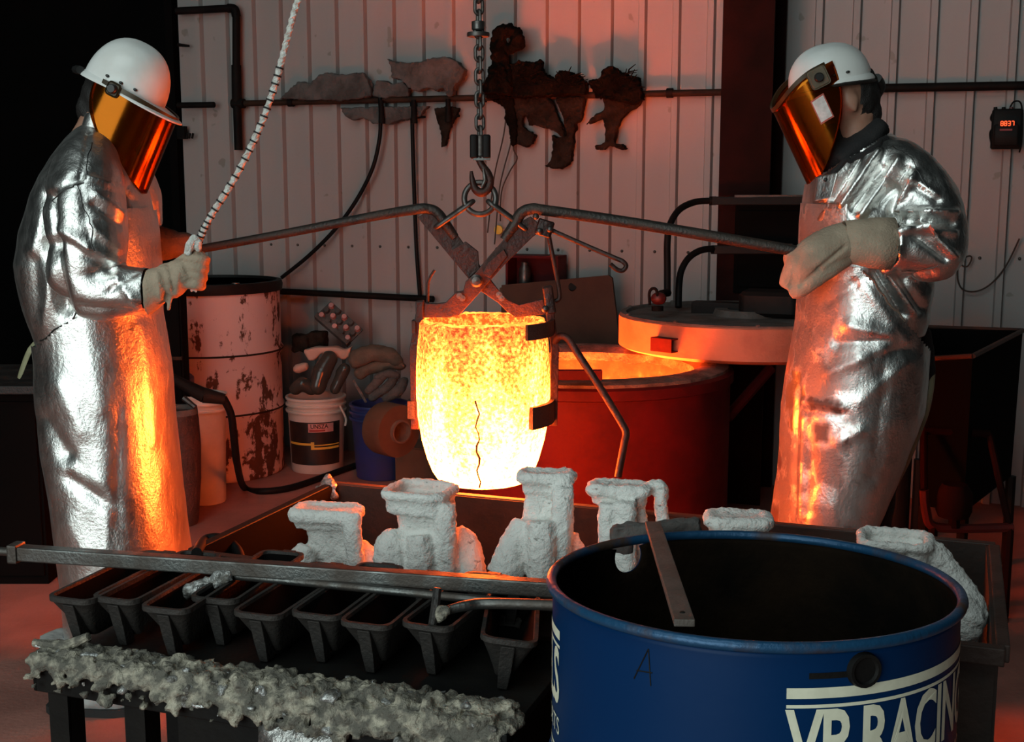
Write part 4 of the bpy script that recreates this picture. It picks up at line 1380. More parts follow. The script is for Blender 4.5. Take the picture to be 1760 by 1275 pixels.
tag(MB().tube([Tp(-.01, .02, TZ + .022), Tp(.06, .03, TZ + .02), Tp(.11, .035, TZ + .045)], [.008, .012, .008], 8).build('slag_sliver', 'slag'), 'long slag sliver overhanging the left corner of the table', 'slag')
fo = MB()
fb = Tp(.60, -.012, TZ - .03)
rings = []
for k in range(9):
    q = fb + U * (.022 * (k - 4)) + Z * (-.01 - .012 * nz((k, 3, 1), .8))
    rings.append([q + V * (.012 * nz((k, j, 0), 1.1)) - Z * (.018 * j) + U * (.006 * j) - V * (.010 * j) for j in range(5 if k < 99 else 3)])
vs = [p for r_ in rings for p in r_]
for i in range(8):
    for j in range(4):
        if (i, j) in ((0, 3), (0, 2), (7, 3), (1, 3), (7, 2), (6, 3)):
            continue
        fo.f.append((i * 5 + j, i * 5 + j + 1, i * 5 + j + 6, i * 5 + j + 5))
fo.v = vs
pmat('foil', (.5, .5, .48), (.25, .24, .23), 30, .4, metal=.8, bump=.8, bscale=60)
fob = fo.build('foil_scrap', 'foil', smooth=20)
sm_ = fob.modifiers.new('thick', 'SOLIDIFY'); sm_.thickness = .002
tag(fob, 'crumpled silver foil scrap hanging from the front edge of the table', 'foil')

# ingot mould, built once around its own origin (front edge centre at table height)
MH, ML, MWD = .106, .33, .104


def mring(w, l, z, y0, r_=.022, n=4):
    out = []
    for q, (sx, sy) in enumerate(((1, 1), (-1, 1), (-1, -1), (1, -1))):
        for i in range(n):
            a_ = math.pi / 2 * (q + i / (n - 1))
            out.append(Vector((sx * (w / 2 - r_) + r_ * math.cos(a_), y0 + l / 2 + sy * (l / 2 - r_) + r_ * math.sin(a_), z)))
    return out


def mould_parts():
    body = MB().loft([mring(.034, .19, .012, .062, .010), mring(.044, .225, .030, .046, .012), mring(.064, .265, .056, .030, .016), mring(.086, .30, .082, .012, .020), mring(MWD - .006, ML - .008, MH - .012, .004), mring(MWD, ML, MH - .010, 0), mring(MWD, ML, MH, 0),
                      mring(MWD - .014, ML - .016, MH, .008, .018), mring(MWD - .018, ML - .022, MH - .006, .011, .016)], True, False)
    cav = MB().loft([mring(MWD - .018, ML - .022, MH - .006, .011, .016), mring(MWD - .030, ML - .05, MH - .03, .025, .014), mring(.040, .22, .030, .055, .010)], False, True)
    leg1 = MB().prism([Vector((-.013, .002, MH - .014)), Vector((.013, .002, MH - .014)), Vector((.012, .018, .04)), Vector((.009, .030, 0)), Vector((-.009, .030, 0)), Vector((-.012, .018, .04))], Vector((0, .028, 0)))
    leg2 = MB().prism([Vector((-.012, ML - .05, MH - .02)), Vector((.012, ML - .05, MH - .02)), Vector((.009, ML - .06, 0)), Vector((-.009, ML - .06, 0))], Vector((0, .02, 0)))
    lug = MB().box(Vector((0, ML + .008, MH - .012)), (.03, .03, .014))
    return body, leg1, leg2, lug, cav


moulds = [((78, 1029), (150, 1034), 'first ingot mould at the left end of the table', 0, 0), ((155, 1029), (227, 1034), 'second ingot mould from the left on the table', 0, 0),
          ((240, 1048), (315, 1049), 'third ingot mould from the left, with slag-crusted rod end over it', .05, 0), ((327, 1031), (398, 1032), 'fourth ingot mould from the left, set slightly back', .05, 0),
          ((396, 1053), (477, 1063), 'fifth ingot mould, in the middle of the row', 0, 0), ((495, 1054), (579, 1063), 'sixth ingot mould from the left on the table', 0, 0),
          ((579, 1069), (667, 1081), 'seventh ingot mould from the left on the table', 0, 0), ((684, 1068), (774, 1087), 'eighth ingot mould, with the skimmer blade standing in it', -.05, 0),
          ((815, 1108), (907, 1096), 'last ingot mould, tilted beside the blue drum', .28, .13)]
mparts = None
for k, (l_, r_, lab, dr, roll) in enumerate(moulds):
    pl, pr_ = pz(*l_, TZ + MH), pz(*r_, TZ + MH)
    mid = (pl + pr_) / 2
    mid.z = TZ + .003
    g = thing('ingot_mould', mid, 'dark cast iron ' + lab, 'mould', 'ingot moulds in a row on the table')
    g.rotation_euler = (0, roll, -TH + dr + .03)
    if mparts is None:
        LOC[g.name] = Vector((0, 0, 0))
        b_, l1, l2, lu, cv = mould_parts()
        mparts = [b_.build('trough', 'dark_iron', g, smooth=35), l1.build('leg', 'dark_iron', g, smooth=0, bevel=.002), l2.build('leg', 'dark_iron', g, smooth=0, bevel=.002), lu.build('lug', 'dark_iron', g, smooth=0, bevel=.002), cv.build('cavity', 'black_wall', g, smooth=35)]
    else:
        for m_ in mparts:
            inst(m_, m_.name.split('.')[0], g)

# long tools lying across the moulds
g = thing('stirring_bar', P(480, 985, 2.36), 'long square steel bar lying across the moulds and box front', 'bar')
q0, q1 = P(28, 949, 2.50), P(962, 1012, 2.29)
dq = (q1 - q0).normalized(); sq = dq.cross(Z).normalized(); uq = sq.cross(dq)
MB().box((q0 + q1) / 2, ((q1 - q0).length, .030, .030), (dq, sq, uq)).build('square_tube', 'bar_steel', g, smooth=0, bevel=.003)
MB().box(q0, (.022, .040, .040), (dq, sq, uq)).build('end_collar', 'bar_steel', g, smooth=0, bevel=.004)
MB().tube([q0, q0 - dq * .35], .009, 10).build('rod_end', 'bar_steel', g)
g = thing('skimming_rod', P(660, 1030, 2.3), 'round rod with slag-crusted tip lying over the moulds', 'rod')
MB().ctube([P(372, 996, 2.42), P(392, 991, 2.42), P(420, 991, 2.41), P(700, 1018, 2.31), P(1000, 1048, 2.20)], .0085, 10).build('rod', 'bar_steel', g)
ls = MB()
for k in range(9):
    ls.ell(P(316 + 9 * k, 1020 - 3.6 * k + rs.uniform(-3, 3), 2.40), (.016, .014, .010 + .006 * rs.random()))
organic(ls, .005, 1, rough_disp(.009, 45, 3)).build('slag_tip', 'slag_metal', g, smooth=50)
g = thing('skimmer', P(850, 1045, 2.2), 'rod skimmer with a small upright blade standing in a mould', 'skimmer')
MB().ctube([P(758, 1056, 2.17), P(772, 1048, 2.18), P(800, 1041, 2.19), P(840, 1037, 2.2), P(965, 1040, 2.16)], [.007, .009, .010, .0105, .0105], 10).build('rod', 'bar_steel', g)
MB().tube([P(752, 1010, 2.19), P(748, 1045, 2.18), P(742, 1080, 2.16)], [.008, .009, .008], 8).build('blade', 'dark_iron', g)
ls = MB().ell(P(758, 1054, 2.17), (.012, .012, .016)).ell(P(764, 1050, 2.17), (.012, .012, .010))
organic(ls, .004, 1, rough_disp(.006, 50, 6)).build('weld_lump', 'slag', g, smooth=50)

# ================================================================== blue drum
dc = P(1290, 1008, 1.77)
DR = .298
DH = dc.z
DT = R(2.7)
dc = Vector((dc.x, dc.y - DH * math.sin(DT), 0))
g = thing('oil_drum', dc, 'open blue steel drum with white lettering in the foreground', 'drum')
g.rotation_euler = (-DT, 0, 0)                 # leaned back to flatten the rim's ellipse to fit the view
g.location.z = DR * math.sin(DT)
DRUM = g
# shell with a round hole near the top on the far side
hole = P(1081, 970, 1.95)
ah = None
# where the view ray through the hole pixel meets the far wall of the drum
r_ = ray(1081, 968)
aa_, bb_, cc_ = r_.x ** 2 + r_.y ** 2, 2 * (-dc.x * r_.x - dc.y * r_.y), dc.x ** 2 + dc.y ** 2 - DR ** 2
tt = (-bb_ + math.sqrt(bb_ * bb_ - 4 * aa_ * cc_)) / (2 * aa_)
hp = CAM + r_ * tt
ah, zh, hr = math.atan2(hp.y - dc.y, hp.x - dc.x), hp.z, .029
mb = MB()
nA = 180
zs = [0.0, .02, .10, .27, .285, .30, .315, .33, .42, .55, .565, .58, .595, .61] + list(np.linspace(.64, DH - .012, 24))


def drum_r(z):
    for hz in (.30, .58):
        if abs(z - hz) < .022:
            return DR + .009 * math.cos((z - hz) / .022 * math.pi / 2)
    return DR


grid = {}
for j, z in enumerate(zs):
    for i in range(nA):
        a_ = ah + 2 * math.pi * i / nA
        du = ((i + nA / 2) % nA - nA / 2) * (2 * math.pi / nA) * DR
        dv = z - zh
        rr2 = math.hypot(du, dv)
        if hr * .55 < rr2 < hr * 1.35 and rr2 > 1e-6:            # snap the ring of vertices onto the hole's edge
            s_ = hr / rr2
            du, dv = du * s_, dv * s_
        elif rr2 <= hr * .55:
            du, dv = du * .2, dv * .2
        a2 = ah + du / DR if rr2 < hr * 1.4 else a_
        z2 = zh + dv if rr2 < hr * 1.4 else z
        grid[j, i] = (len(mb.v), rr2)
        rd = drum_r(z2)
        mb.v.append(dc + Vector((math.cos(a2) * rd, math.sin(a2) * rd, z2)))
for j in range(len(zs) - 1):
    for i in range(nA):
        q = [grid[j, i], grid[j, (i + 1) % nA], grid[j + 1, (i + 1) % nA], grid[j + 1, i]]
        if all(k[1] < hr * 1.35 for k in q):
            continue
        mb.f.append(tuple(k[0] for k in q))
sh = mb.build('drum_shell', 'drum_blue', g, smooth=50)
sh.data.materials.append(M('drum_inside'))
md = sh.modifiers.new('sheet', 'SOLIDIFY'); md.thickness = .0025; md.offset = -1; md.material_offset = 1
MB().lathe(dc, [(0, .012), (DR - .004, .012)], 64).build('drum_bottom', 'drum_inside', g)
MB().tube([dc + Vector((math.cos(a_) * (DR + .002), math.sin(a_) * (DR + .002), DH - .006)) for a_ in np.linspace(0, 2 * math.pi, 121)[:-1]], .0078, 10, closed=True).build('rolled_rim', 'drum_rim', g)
ca = math.atan2(-dc.y, -dc.x)
rat = lambda z: DR
deg = math.pi / 180


def on_drum(px_, py_):
    r_ = ray(px_, py_)
    a2, b2, c2 = r_.x ** 2 + r_.y ** 2, 2 * (-dc.x * r_.x - dc.y * r_.y), dc.x ** 2 + dc.y ** 2 - DR ** 2
    t2 = (-b2 - math.sqrt(max(0, b2 * b2 - 4 * a2 * c2))) / (2 * a2)
    h = CAM + r_ * t2
    return math.atan2(h.y - dc.y, h.x - dc.x), h.z


s_a, s_z = on_drum(1362, 1250)
for off in (0.0, 143 * deg * 1.0):
    a0 = s_a - off * -1 if off == 0 else s_a + 2 * math.pi - 211 * deg
    arc_patch(dc, rat, a0, a0 + 137 * deg, s_z - .006, s_z + .008, 60, .0008).build('thick_stripe', 'print_cream', g)
    arc_patch(dc, rat, a0, a0 + 137 * deg, s_z - .0185, s_z - .014, 60, .0008).build('thin_stripe', 'print_cream', g)
    text_on('VP RACING FUELS', .080, dc, rat, a0 + .004, s_z - .102, .0009, sx=.66, bold=.022, space=.93, a_end=None if off == 0 else a0 + 137 * deg).build('lettering', 'print_cream', g, smooth=0)
    text_on('FUELS FOR MOTORSPORTS', .026, dc, rat, a0 + .40, s_z - .150, .0009, sx=.95, space=1.05, a_end=None if off == 0 else a0 + 137 * deg).build('small_lettering', 'print_cream', g, smooth=0)
    arc_patch(dc, rat, a0, a0 + 137 * deg, s_z - .176, s_z - .171, 60, .0008).build('thin_stripe', 'print_cream', g)
    arc_patch(dc, rat, a0, a0 + 137 * deg, s_z - .192, s_z - .182, 60, .0008).build('thick_stripe', 'print_cream', g)
# black bung with a scorched smear beside it
ab, zb = on_drum(1497, 1206)
db = Vector((math.cos(ab), math.sin(ab), 0))
MB().lathe(dc + Z * zb + db * (DR - .002), [(0, .006), (.016, .006), (.018, .010), (.022, .010), (.024, .0)], 20, (Z.cross(db), Z, db)).build('bung', 'black_steel', g)
a1_, z1_ = on_drum(1402, 1219); a2_, z2_ = on_drum(1474, 1212)
arc_patch(dc, rat, a1_, a2_, z1_ - .004, z1_ + .004, 10, .0007).build('scorch_mark', 'black_steel', g)
# faint scratched letter A
ac, zc = on_drum(1095, 1190)
scr_ = MB()
for (p_, q_) in (((0, 0), (.022, .045)), ((.022, .045), (.026, -.004)), ((.004, .012), (.028, .014))):
    a_, b_ = [dc + Vector((math.cos(ac + x_ / DR), math.sin(ac + x_ / DR), 0)) * (DR + .0006) + Z * (zc - .02 + y__) for x_, y__ in (p_, q_)]
    scr_.tube([a_, b_], .0009, 5)
scr_.build('scratched_letter', 'black_steel', g)

# flat bar across the drum and a grey ceramic strip behind its rim
q0, q1 = P(1122, 897, 2.075), P(1176, 1094, 1.515)
dq = (q1 - q0).normalized(); sq = dq.cross(Z).normalized(); uq = sq.cross(dq)
q0 = q0 - dq * .0
rim_c = DRUM.location + Vector((0, DH * math.sin(DT), DH * math.cos(DT)))
for q in (q0, q1):
    q.z = rim_c.z - (q.y - rim_c.y) * math.tan(DT) + .012
dq = (q1 - q0).normalized(); sq = dq.cross(Z).normalized()
g = thing('flat_bar', (q0 + q1) / 2, 'flat rusty steel bar with crusted cross piece laid across the blue drum', 'bar')
MB().box((q0 + q1) / 2, ((q1 - q0).length, .027, .010), (dq, sq, sq.cross(dq))).build('bar', 'flat_bar', g, smooth=0, bevel=.0015)
MB().ell(q1 - dq * .03 + Z * .005, (.004, .004, .002), nu=8, nv=5).build('rivet', 'black_steel', g)
s0, s1 = P(1050, 917, 2.12), P(1202, 905, 2.12)
ds = (s1 - s0).normalized()
sl = MB().box((s0 + s1) / 2, ((s1 - s0).length, .03, .03), (ds, Y, Z)).box(P(1068, 930, 2.14), (.04, .03, .04))
organic(sl, .006, 1, rough_disp(.006, 40, 8)).build('crusted_cross_piece', 'foam_grey', g, smooth=40)

# ================================================================== right background in shadow
g = thing('scrap_hopper', P(1680, 760, 4.4), 'dark steel hopper with rust-lit rim behind the right worker', 'hopper')
rimp = [P(1590, 562, 4.9), P(1758, 568, 4.6), P(1672, 612, 4.05), P(1600, 616, 4.15)]
low = [Vector((p.x * .96 + .06, p.y * .97 + .12, .35)) for p in rimp]
hb = MB()
hb.loft([rimp, low], False, True)
ho = hb.build('hopper_body', 'black_wall', g, smooth=0)
md = ho.modifiers.new('sheet', 'SOLIDIFY'); md.thickness = .012
for k in range(4):
    MB().tube([rimp[k], rimp[(k + 1) % 4]], .009, 8).build('rim_bar', 'bin_edge', g)
for p in low:
    MB().tube([p, Vector((p.x, p.y, 0))], .02, 8).build('leg', 'black_steel', g)
g = thing('floor_stand', P(1690, 870, 3.9), 'low dark red stand with a lamp-like head in the shadow at right', 'stand')
MB().ctube([P(1588, 740, 4.1), P(1640, 742, 4.1), P(1700, 746, 4.1)], .014, 8).build('upper_rail', 'column_red', g)
MB().ctube([P(1588, 842, 3.95), P(1592, 880, 3.95), P(1604, 904, 3.95), P(1660, 908, 3.95), P(1740, 906, 3.95)], .016, 8).build('lower_rail', 'red_paint', g)
MB().lathe(P(1640, 862, 3.95), [(0, -.05), (.05, -.05), (.058, -.03), (.058, .03), (.04, .06), (0, .06)], 20).build('motor', 'column_red', g)
MB().tube([P(1640, 862, 3.95), P(1640, 906, 3.95)], .02, 8).build('stem', 'column_red', g)
MB().tube([P(1604, 904, 3.95), Vector((P(1604, 904, 3.95).x, 3.95, 0))], .016, 8).build('leg', 'column_red', g)
MB().tube([P(1735, 906, 3.95), Vector((P(1735, 906, 3.95).x, 3.95, 0))], .016, 8).build('leg', 'column_red', g)
MB().tube([P(1700, 746, 4.1), P(1735, 906, 3.95)], .012, 8).build('brace', 'column_red', g)
MB().tube([P(1588, 740, 4.1), P(1588, 842, 3.95)], .012, 8).build('post', 'column_red', g)

# ================================================================== the two workers
def proj(p):
    v = p - CAM
    d = v.dot(FWD)
    return CX + F_PX * v.x / d, CY - F_PX * v.dot(UPV) / d


def folds(creases, amp, sc, seed, stretch=(1, 1, 1), fine=.0):
    """cloth relief: named creases on the near side plus ridged wrinkling all round"""
    cr = [(a, b, w, d) for a, b, w, d in creases]

    def f(co, n):
        px_, py_ = proj(co)
        s_ = 0.0
        wgt = min(1.0, max(0.0, .35 - n.y) * 2)
        if wgt > 0:
            for (x0, y0), (x1, y1), w_, d_ in cr:
                dx, dy = x1 - x0, y1 - y0
                t_ = max(0, min(1, ((px_ - x0) * dx + (py_ - y0) * dy) / (dx * dx + dy * dy)))
                q = ((px_ - x0 - t_ * dx) ** 2 + (py_ - y0 - t_ * dy) ** 2) / (w_ * w_)
                if q < 9:
                    s_ += d_ * (.75 * math.exp(-q * .8) + .45 * math.exp(-1.6 * math.sqrt(q)))
            s_ *= wgt
        p = (co[0] * stretch[0], co[1] * stretch[1], co[2] * stretch[2])
        r1 = 1 - 2 * abs(nz(p, sc, seed))
        r2 = 1 - 2 * abs(nz(p, sc * 2.3, seed + 7))
        return s_ + amp * (r1 * .7 + r2 * .35 - .45) + fine * nz(p, sc * 6, seed + 3)
    return f


def body_rings(rows, d, dep, grow=0.0, power=2.4, n=40, yaw=0.0):
    """stack of rounded cross-sections: rows of (pixel row, left, right)"""
    rings = []
    for k, row in enumerate(rows):
        y_, xl, xr = row[:3]
        dy = row[3] if len(row) > 3 else 0.0
        dp = row[4] if len(row) > 4 else dep
        xm = (xl + xr) / 2
        c = P(xm - (xm - CX) * .017, y_, d + dy)       # near side of the body stands closer to the lens
        a = (xr - xl) / 2 * mpp(c) + grow
        b = dp + grow
        ring = []
        for i in range(n):
            an = 2 * math.pi * i / n
            cs, sn = math.cos(an), math.sin(an)
            ex = 2 / power
            px_ = a * math.copysign(abs(cs) ** ex, cs)
            py_ = b * math.copysign(abs(sn) ** ex, sn)
            # turn the section a little without changing its outline much
            ring.append(c + Vector((px_, py_ + yaw * px_, 0)))
        rings.append(ring)
    return rings


def cut(mb, keep):
    """drop the faces of a closed skin that lie outside a garment's edge"""
    ok = [keep(*proj(v), v) for v in mb.v]
    used, nf = {}, []
    for f in mb.f:
        if all(ok[i] for i in f):
            nf.append(tuple(used.setdefault(i, len(used)) for i in f))
    nv = [None] * len(used)
    for i, k in used.items():
        nv[k] = mb.v[i]
    out = MB()
    out.v, out.f = nv, nf
    return out


def head_shape(mb, c, f, u, s):
    """head with brow, nose, lips, chin, ears; f forward, u up, s towards the camera side"""
    ax = (f, s, u)
    mb.ell(c, (.096, .074, .105), ax, 20, 14)
    mb.ell(c + f * .03 - u * .055, (.066, .058, .062), ax)
    mb.ell(c + f * .062 - u * .092, (.026, .030, .022), ax)
    mb.tube([c + f * .094 + u * .005, c + f * .108 - u * .022, c + f * .112 - u * .034], [.008, .012, .013], 8)
    mb.ell(c + f * .093 - u * .062, (.014, .024, .007), ax, 10, 6)
    mb.ell(c + f * .092 - u * .072, (.013, .022, .006), ax, 10, 6)
    mb.ell(c + f * .088 + u * .022, (.014, .045, .009), ax, 12, 6)
    for sg in (-1, 1):
        mb.ell(c + f * .088 + s * (sg * .030) + u * .002, (.010, .013, .009), ax, 10, 6)
        mb.ell(c - f * .004 + s * (sg * .076) - u * .012, (.020, .009, .033), ax, 12, 8)
        mb.ell(c - f * .006 + s * (sg * .078) - u * .036, (.011, .008, .012), ax, 10, 6)


def hard_hat(par, bc, f, u, s, a, b, h, brim, mat='hat_white'):
    """shell with a raised centre ridge and a short rolled brim"""
    mb = MB()
    nu, nv = 48, 14
    rings = []
    for j in range(nv + 1):
        el = math.pi / 2 * j / nv
        ring = []
        for i in range(nu):
            an = 2 * math.pi * i / nu
            cf, cs = math.cos(an) * math.cos(el) ** .85, math.sin(an) * math.cos(el) ** .85
            ht = math.sin(el) ** .95
            ridge = .006 * math.exp(-((cs * b) / .020) ** 2) * (ht > .25)
            ring.append(bc + f * (a * cf) + s * (b * cs) + u * (h * ht + ridge))
        rings.append(ring)
    mb.loft(rings, False, True)
    hat = mb.build('hard_hat', mat, par, smooth=60)
    br = MB()
    rings = []
    for k, (o_, dz) in enumerate(((-.004, .012), (.0, .004), (.6, .0), (1.0, -.005), (1.0, -.009), (.5, -.006), (-.004, -.002))):
        ring = []
        for i in range(nu):
            an = 2 * math.pi * i / nu
            ext = .008 + brim * max(0, math.cos(an)) ** 1.6
            e_ = ext * o_ if o_ > 0 else o_
            dip = -.010 * max(0, math.cos(an)) * max(o_, 0) - .006 * max(0, -math.cos(an)) * max(o_, 0)
            ring.append(bc + f * ((a + e_) * math.cos(an)) + s * ((b + e_) * math.sin(an)) + u * (dz + dip))
        rings.append(ring)
    br.loft(rings, False, False)
    br.build('brim', mat, hat, smooth=60)
    for k in range(3):
        an = 1.1 + .35 * k
        for sg in (1,):
            MB().ell(bc + f * (a * 1.004 * math.cos(an)) + s * (b * 1.004 * math.sin(an) * sg) + u * .018, (.006, .004, .004), (f, s, u), 8, 5).build('accessory_slot', 'hat_band', hat)
    return hat


def visor(par, S, f, u, s, rf, rs_, hgt, amax, flare=.0, top=.05, bmat='bracket', pk=1.0):
    """curved face shield with real thickness, narrowing to its rounded lower edge"""
    mb = MB()
    na, nt = 40, 18
    for j in range(nt + 1):
        t_ = j / nt
        am = amax * (1 - t_ ** 2.2) + 12 * math.pi / 180
        for i in range(na + 1):
            ph = -am + 2 * am * i / na
            ut = top * math.sin(min(abs(ph), math.pi / 2)) ** 2
            z_ = ut + (-hgt - ut) * t_
            k = 1 + flare * t_
            mb.v.append(S + f * (-rf + rf * math.cos(ph) * k) + s * (rs_ * math.sin(ph) * k) + u * z_)
    for j in range(nt):
        for i in range(na):
            o_ = j * (na + 1) + i
            mb.f.append((o_, o_ + 1, o_ + na + 2, o_ + na + 1))
    v_ = mb.build('face_shield', 'visor', par, smooth=80)
    md = v_.modifiers.new('sheet', 'SOLIDIFY'); md.thickness = .0018
    # carrier band along the upper edge
    bd = MB()
    rings = []
    for i in range(na + 1):
        ph = -amax + 2 * amax * i / na
        ut = top * math.sin(min(abs(ph), math.pi / 2)) ** 2
        d_ = f * math.cos(ph) * rf + s * math.sin(ph) * rs_
        dn = d_.normalized()
        c = S - f * rf + d_ + u * ut
        rings.append([c - dn * .004 - u * .005, c + dn * .003 - u * .005, c + dn * .003 + u * .007, c - dn * .004 + u * .007])
    bd.loft(rings)
    car = bd.build('carrier_band', 'bracket_dark', v_, smooth=40)
    ph = amax * .86
    c = S - f * rf + f * (math.cos(ph) * rf) + s * (-math.sin(ph) * rs_) if s.y > 0 else S - f * rf + f * (math.cos(ph) * rf) + s * (math.sin(ph) * rs_)
    ph2 = -ph if s.y > 0 else ph
    c = S - f * rf + f * (math.cos(ph2) * rf) + s * (math.sin(ph2) * rs_) + u * (top * .55)
    nrm = (f * (math.cos(ph2) * rf) + s * (math.sin(ph2) * rs_)).normalized()
    sd_ = nrm.cross(u).normalized()
    MB().rbox(c + nrm * .003, (.055 * pk, .055 * pk, .006), .010, (sd_, u, nrm)).build('pivot_plate', bmat, v_)
    MB().lathe(c + nrm * .006, [(0, .012), (.010, .012), (.013, .008), (.013, 0)], 14, (sd_, u, nrm)).build('pivot_knob', 'hat_band', v_)

    def surf(ph, t_):
        ut = top * math.sin(min(abs(ph), math.pi / 2)) ** 2
        k = 1 + flare * t_
        return S + f * (-rf + rf * math.cos(ph) * k) + s * (rs_ * math.sin(ph) * k) + u * (ut + (-hgt - ut) * t_)
    return v_, surf


def gloved_hand(mb, wrist, palm_c, knuck, fingers, thumb, rp=.046, rw=.042):
    """palm, four curled fingers and a thumb"""
    mb.ctube([wrist, (wrist + palm_c) / 2, palm_c, knuck], [rw, rw * 1.02, rp, rp * .85], 14)
    for pts, r_ in fingers:
        mb.ctube(pts, r_, 10, sub=4)
    mb.ctube(thumb[0], thumb[1], 10, sub=4)


# ------------------------------------------------------------------ left worker
LY = 3.36
foot = pz(172, 1204, 0.0)
PL = thing('person', Vector((foot.x, foot.y, 0)), 'worker at left in a silver heat suit and white hard hat, holding the rope', 'person', 'foundry workers in silver suits')
a27 = R(27)
f, u, s = Vector((math.cos(a27), 0, -math.sin(a27))), Vector((math.sin(a27), 0, math.cos(a27))), Vector((0, -1, 0))
S = P(303, 203, LY)
bc = S - f * .150 + u * .006
hc = bc - u * .030
bodym = MB()
head_shape(bodym, hc, f, u, s)
bodym.ctube([hc - u * .05 - f * .03, P(172, 222, LY), P(158, 262, LY)], [.062, .060, .075], 14)
bodym.loft(body_rings([(262, 120, 190), (330, 85, 215), (440, 60, 225), (560, 80, 235), (640, 90, 250), (700, 95, 250)], LY, .12))
for dy, xo in ((-.09, 0), (.09, 14)):
    bodym.ctube([P(170 + xo, 660, LY + dy), P(175 + xo, 860, LY + dy), P(170 + xo, 1050, LY + dy), P(165 + xo, 1180, LY + dy)], [.10, .08, .065, .055], 14)
bo = organic(bodym, .0075, 3)
bodyL = bo.build('body', 'skin', PL, smooth=70)
tr = MB()
for dy, xo in ((-.09, 0), (.09, 14)):
    tr.ctube([P(168 + xo, 640, LY + dy), P(172 + xo, 860, LY + dy), P(168 + xo, 1060, LY + dy), P(160 + xo, 1172, LY + dy)], [.115, .10, .09, .085], 16)
organic(tr, .014, 3, rough_disp(.006, 12, 2)).build('trousers', 'denim', PL, smooth=60)
hr_ = MB().ell(hc - f * .022 + u * .0, (.086, .080, .10), (f, s, u), 18, 12).ell(hc - f * .055 - u * .05, (.05, .058, .055), (f, s, u))
organic(hr_, .008, 2, rough_disp(.004, 40, 3)).build('hair', 'hair', PL, smooth=70)
hard_hat(PL, bc - f * .004, f, u, s, .112, .098, .130, .052)
MB().ctube([bc - f * .115 - u * .004 + s * .05, bc - f * .142 - u * .012, bc - f * .115 - u * .004 - s * .05], .011, 8).build('head_band', 'hat_band', PL)
visor(PL, S + f * .002 - u * .006, f, u, s, .135, .106, .215, R(112), .06, .012, 'bracket_dark', .7)

rowsJ = [(212, 142, 170, 0, .07), (224, 126, 186, 0, .10), (240, 112, 197, 0, .13), (270, 88, 216, 0, .165), (300, 71, 226, 0, .185), (340, 54, 238, 0, .195), (400, 33, 246, 0, .20), (450, 25, 250, 0, .20), (500, 33, 252, 0, .195), (550, 47, 257, 0, .19), (592, 62, 262, 0, .185), (604, 64, 262, 0, .18)]
jk = MB().loft(body_rings(rowsJ, LY, .18))
slv = [(P(158, 252, LY - .07), .055), (P(151, 285, LY - .13), .084), (P(148, 340, LY - .19), .102), (P(152, 410, LY - .21), .104), (P(150, 470, LY - .215), .094), (P(172, 498, LY - .225), .082), (P(214, 500, LY - .235), .066), (P(258, 500, LY - .24), .058)]
jk.ctube([p for p, _ in slv], [r for _, r in slv], 20)
slf = [(P(200, 285, LY + .13), .085), (P(222, 340, LY + .20), .09), (P(232, 405, LY + .24), .08), (P(262, 420, LY + .24), .055)]
jk.ctube([p for p, _ in slf], [r for _, r in slf], 16)
crL = [((86, 338), (92, 420), 9, -0.0202), ((92, 420), (112, 530), 11, -0.0178), ((78, 360), (60, 430), 12, 0.0071), ((100, 395), (150, 425), 10, 0.0083), ((150, 425), (200, 450), 9, 0.0095), ((110, 410), (190, 465), 8, -0.0071),
       ((150, 305), (212, 322), 7, 0.0071), ((165, 335), (215, 368), 7, 0.0083), ((160, 352), (205, 385), 6, -0.0071), ((155, 385), (200, 428), 8, 0.0071), ((218, 320), (228, 430), 7, -0.0095), ((200, 315), (232, 345), 6, -0.0060),
       ((85, 336), (140, 305), 6, -0.0060), ((140, 305), (152, 230), 4, -0.0036), ((90, 460), (75, 560), 14, 0.0083), ((60, 450), (70, 560), 16, -0.0060), ((135, 528), (250, 538), 9, -0.0095), ((200, 478), (240, 530), 7, 0.0071), ((188, 500), (232, 470), 6, -0.0060), ((225, 510), (262, 520), 6, 0.0060),
       ((120, 300), (118, 400), 20, 0.0048), ((136, 310), (160, 440), 4, -0.0024)]
jo = organic(jk, .0065, 6, folds(crL, .0055, 5.0, 2.0, (1, 1, .8), .0004))
jo = cut(jo, lambda x_, y_, v: not (v.x > P(255, 500, LY - .24).x and y_ < 560 and v.y < LY - .1))
jackL = jo.build('jacket', 'aluminised', PL, smooth=80)
# collar
cl = MB()
rings = []
for (y_, xl, xr, dp) in ((236, 130, 196, .10), (212, 138, 190, .088), (199, 141, 186, .080), (196, 144, 183, .074), (208, 147, 180, .068)):
    rings.append(body_rings([(y_, xl, xr)], LY, dp)[0])
cl.loft(rings, False, False)
cl.build('collar', 'aluminised', jackL, smooth=70)
def surf_line(mb, pts, r_, name, mat, par, step=9):
    """stitched line lying on the near side of a garment"""
    pj_ = [(proj(v), v) for v in mb.v]
    out = []
    for (x0, y0), (x1, y1) in zip(pts[:-1], pts[1:]):
        n_ = max(1, int(math.hypot(x1 - x0, y1 - y0) / step))
        for k in range(n_):
            xq, yq = x0 + (x1 - x0) * k / n_, y0 + (y1 - y0) * k / n_
            cand = [v for (a_, b_), v in pj_ if abs(a_ - xq) < 5 and abs(b_ - yq) < 5]
            if cand:
                v = min(cand, key=lambda v: v.y)
                out.append(v + (CAM - v).normalized() * .001)
    if len(out) > 2:
        MB().ctube(out, r_, 6, sub=2).build(name, mat, par)


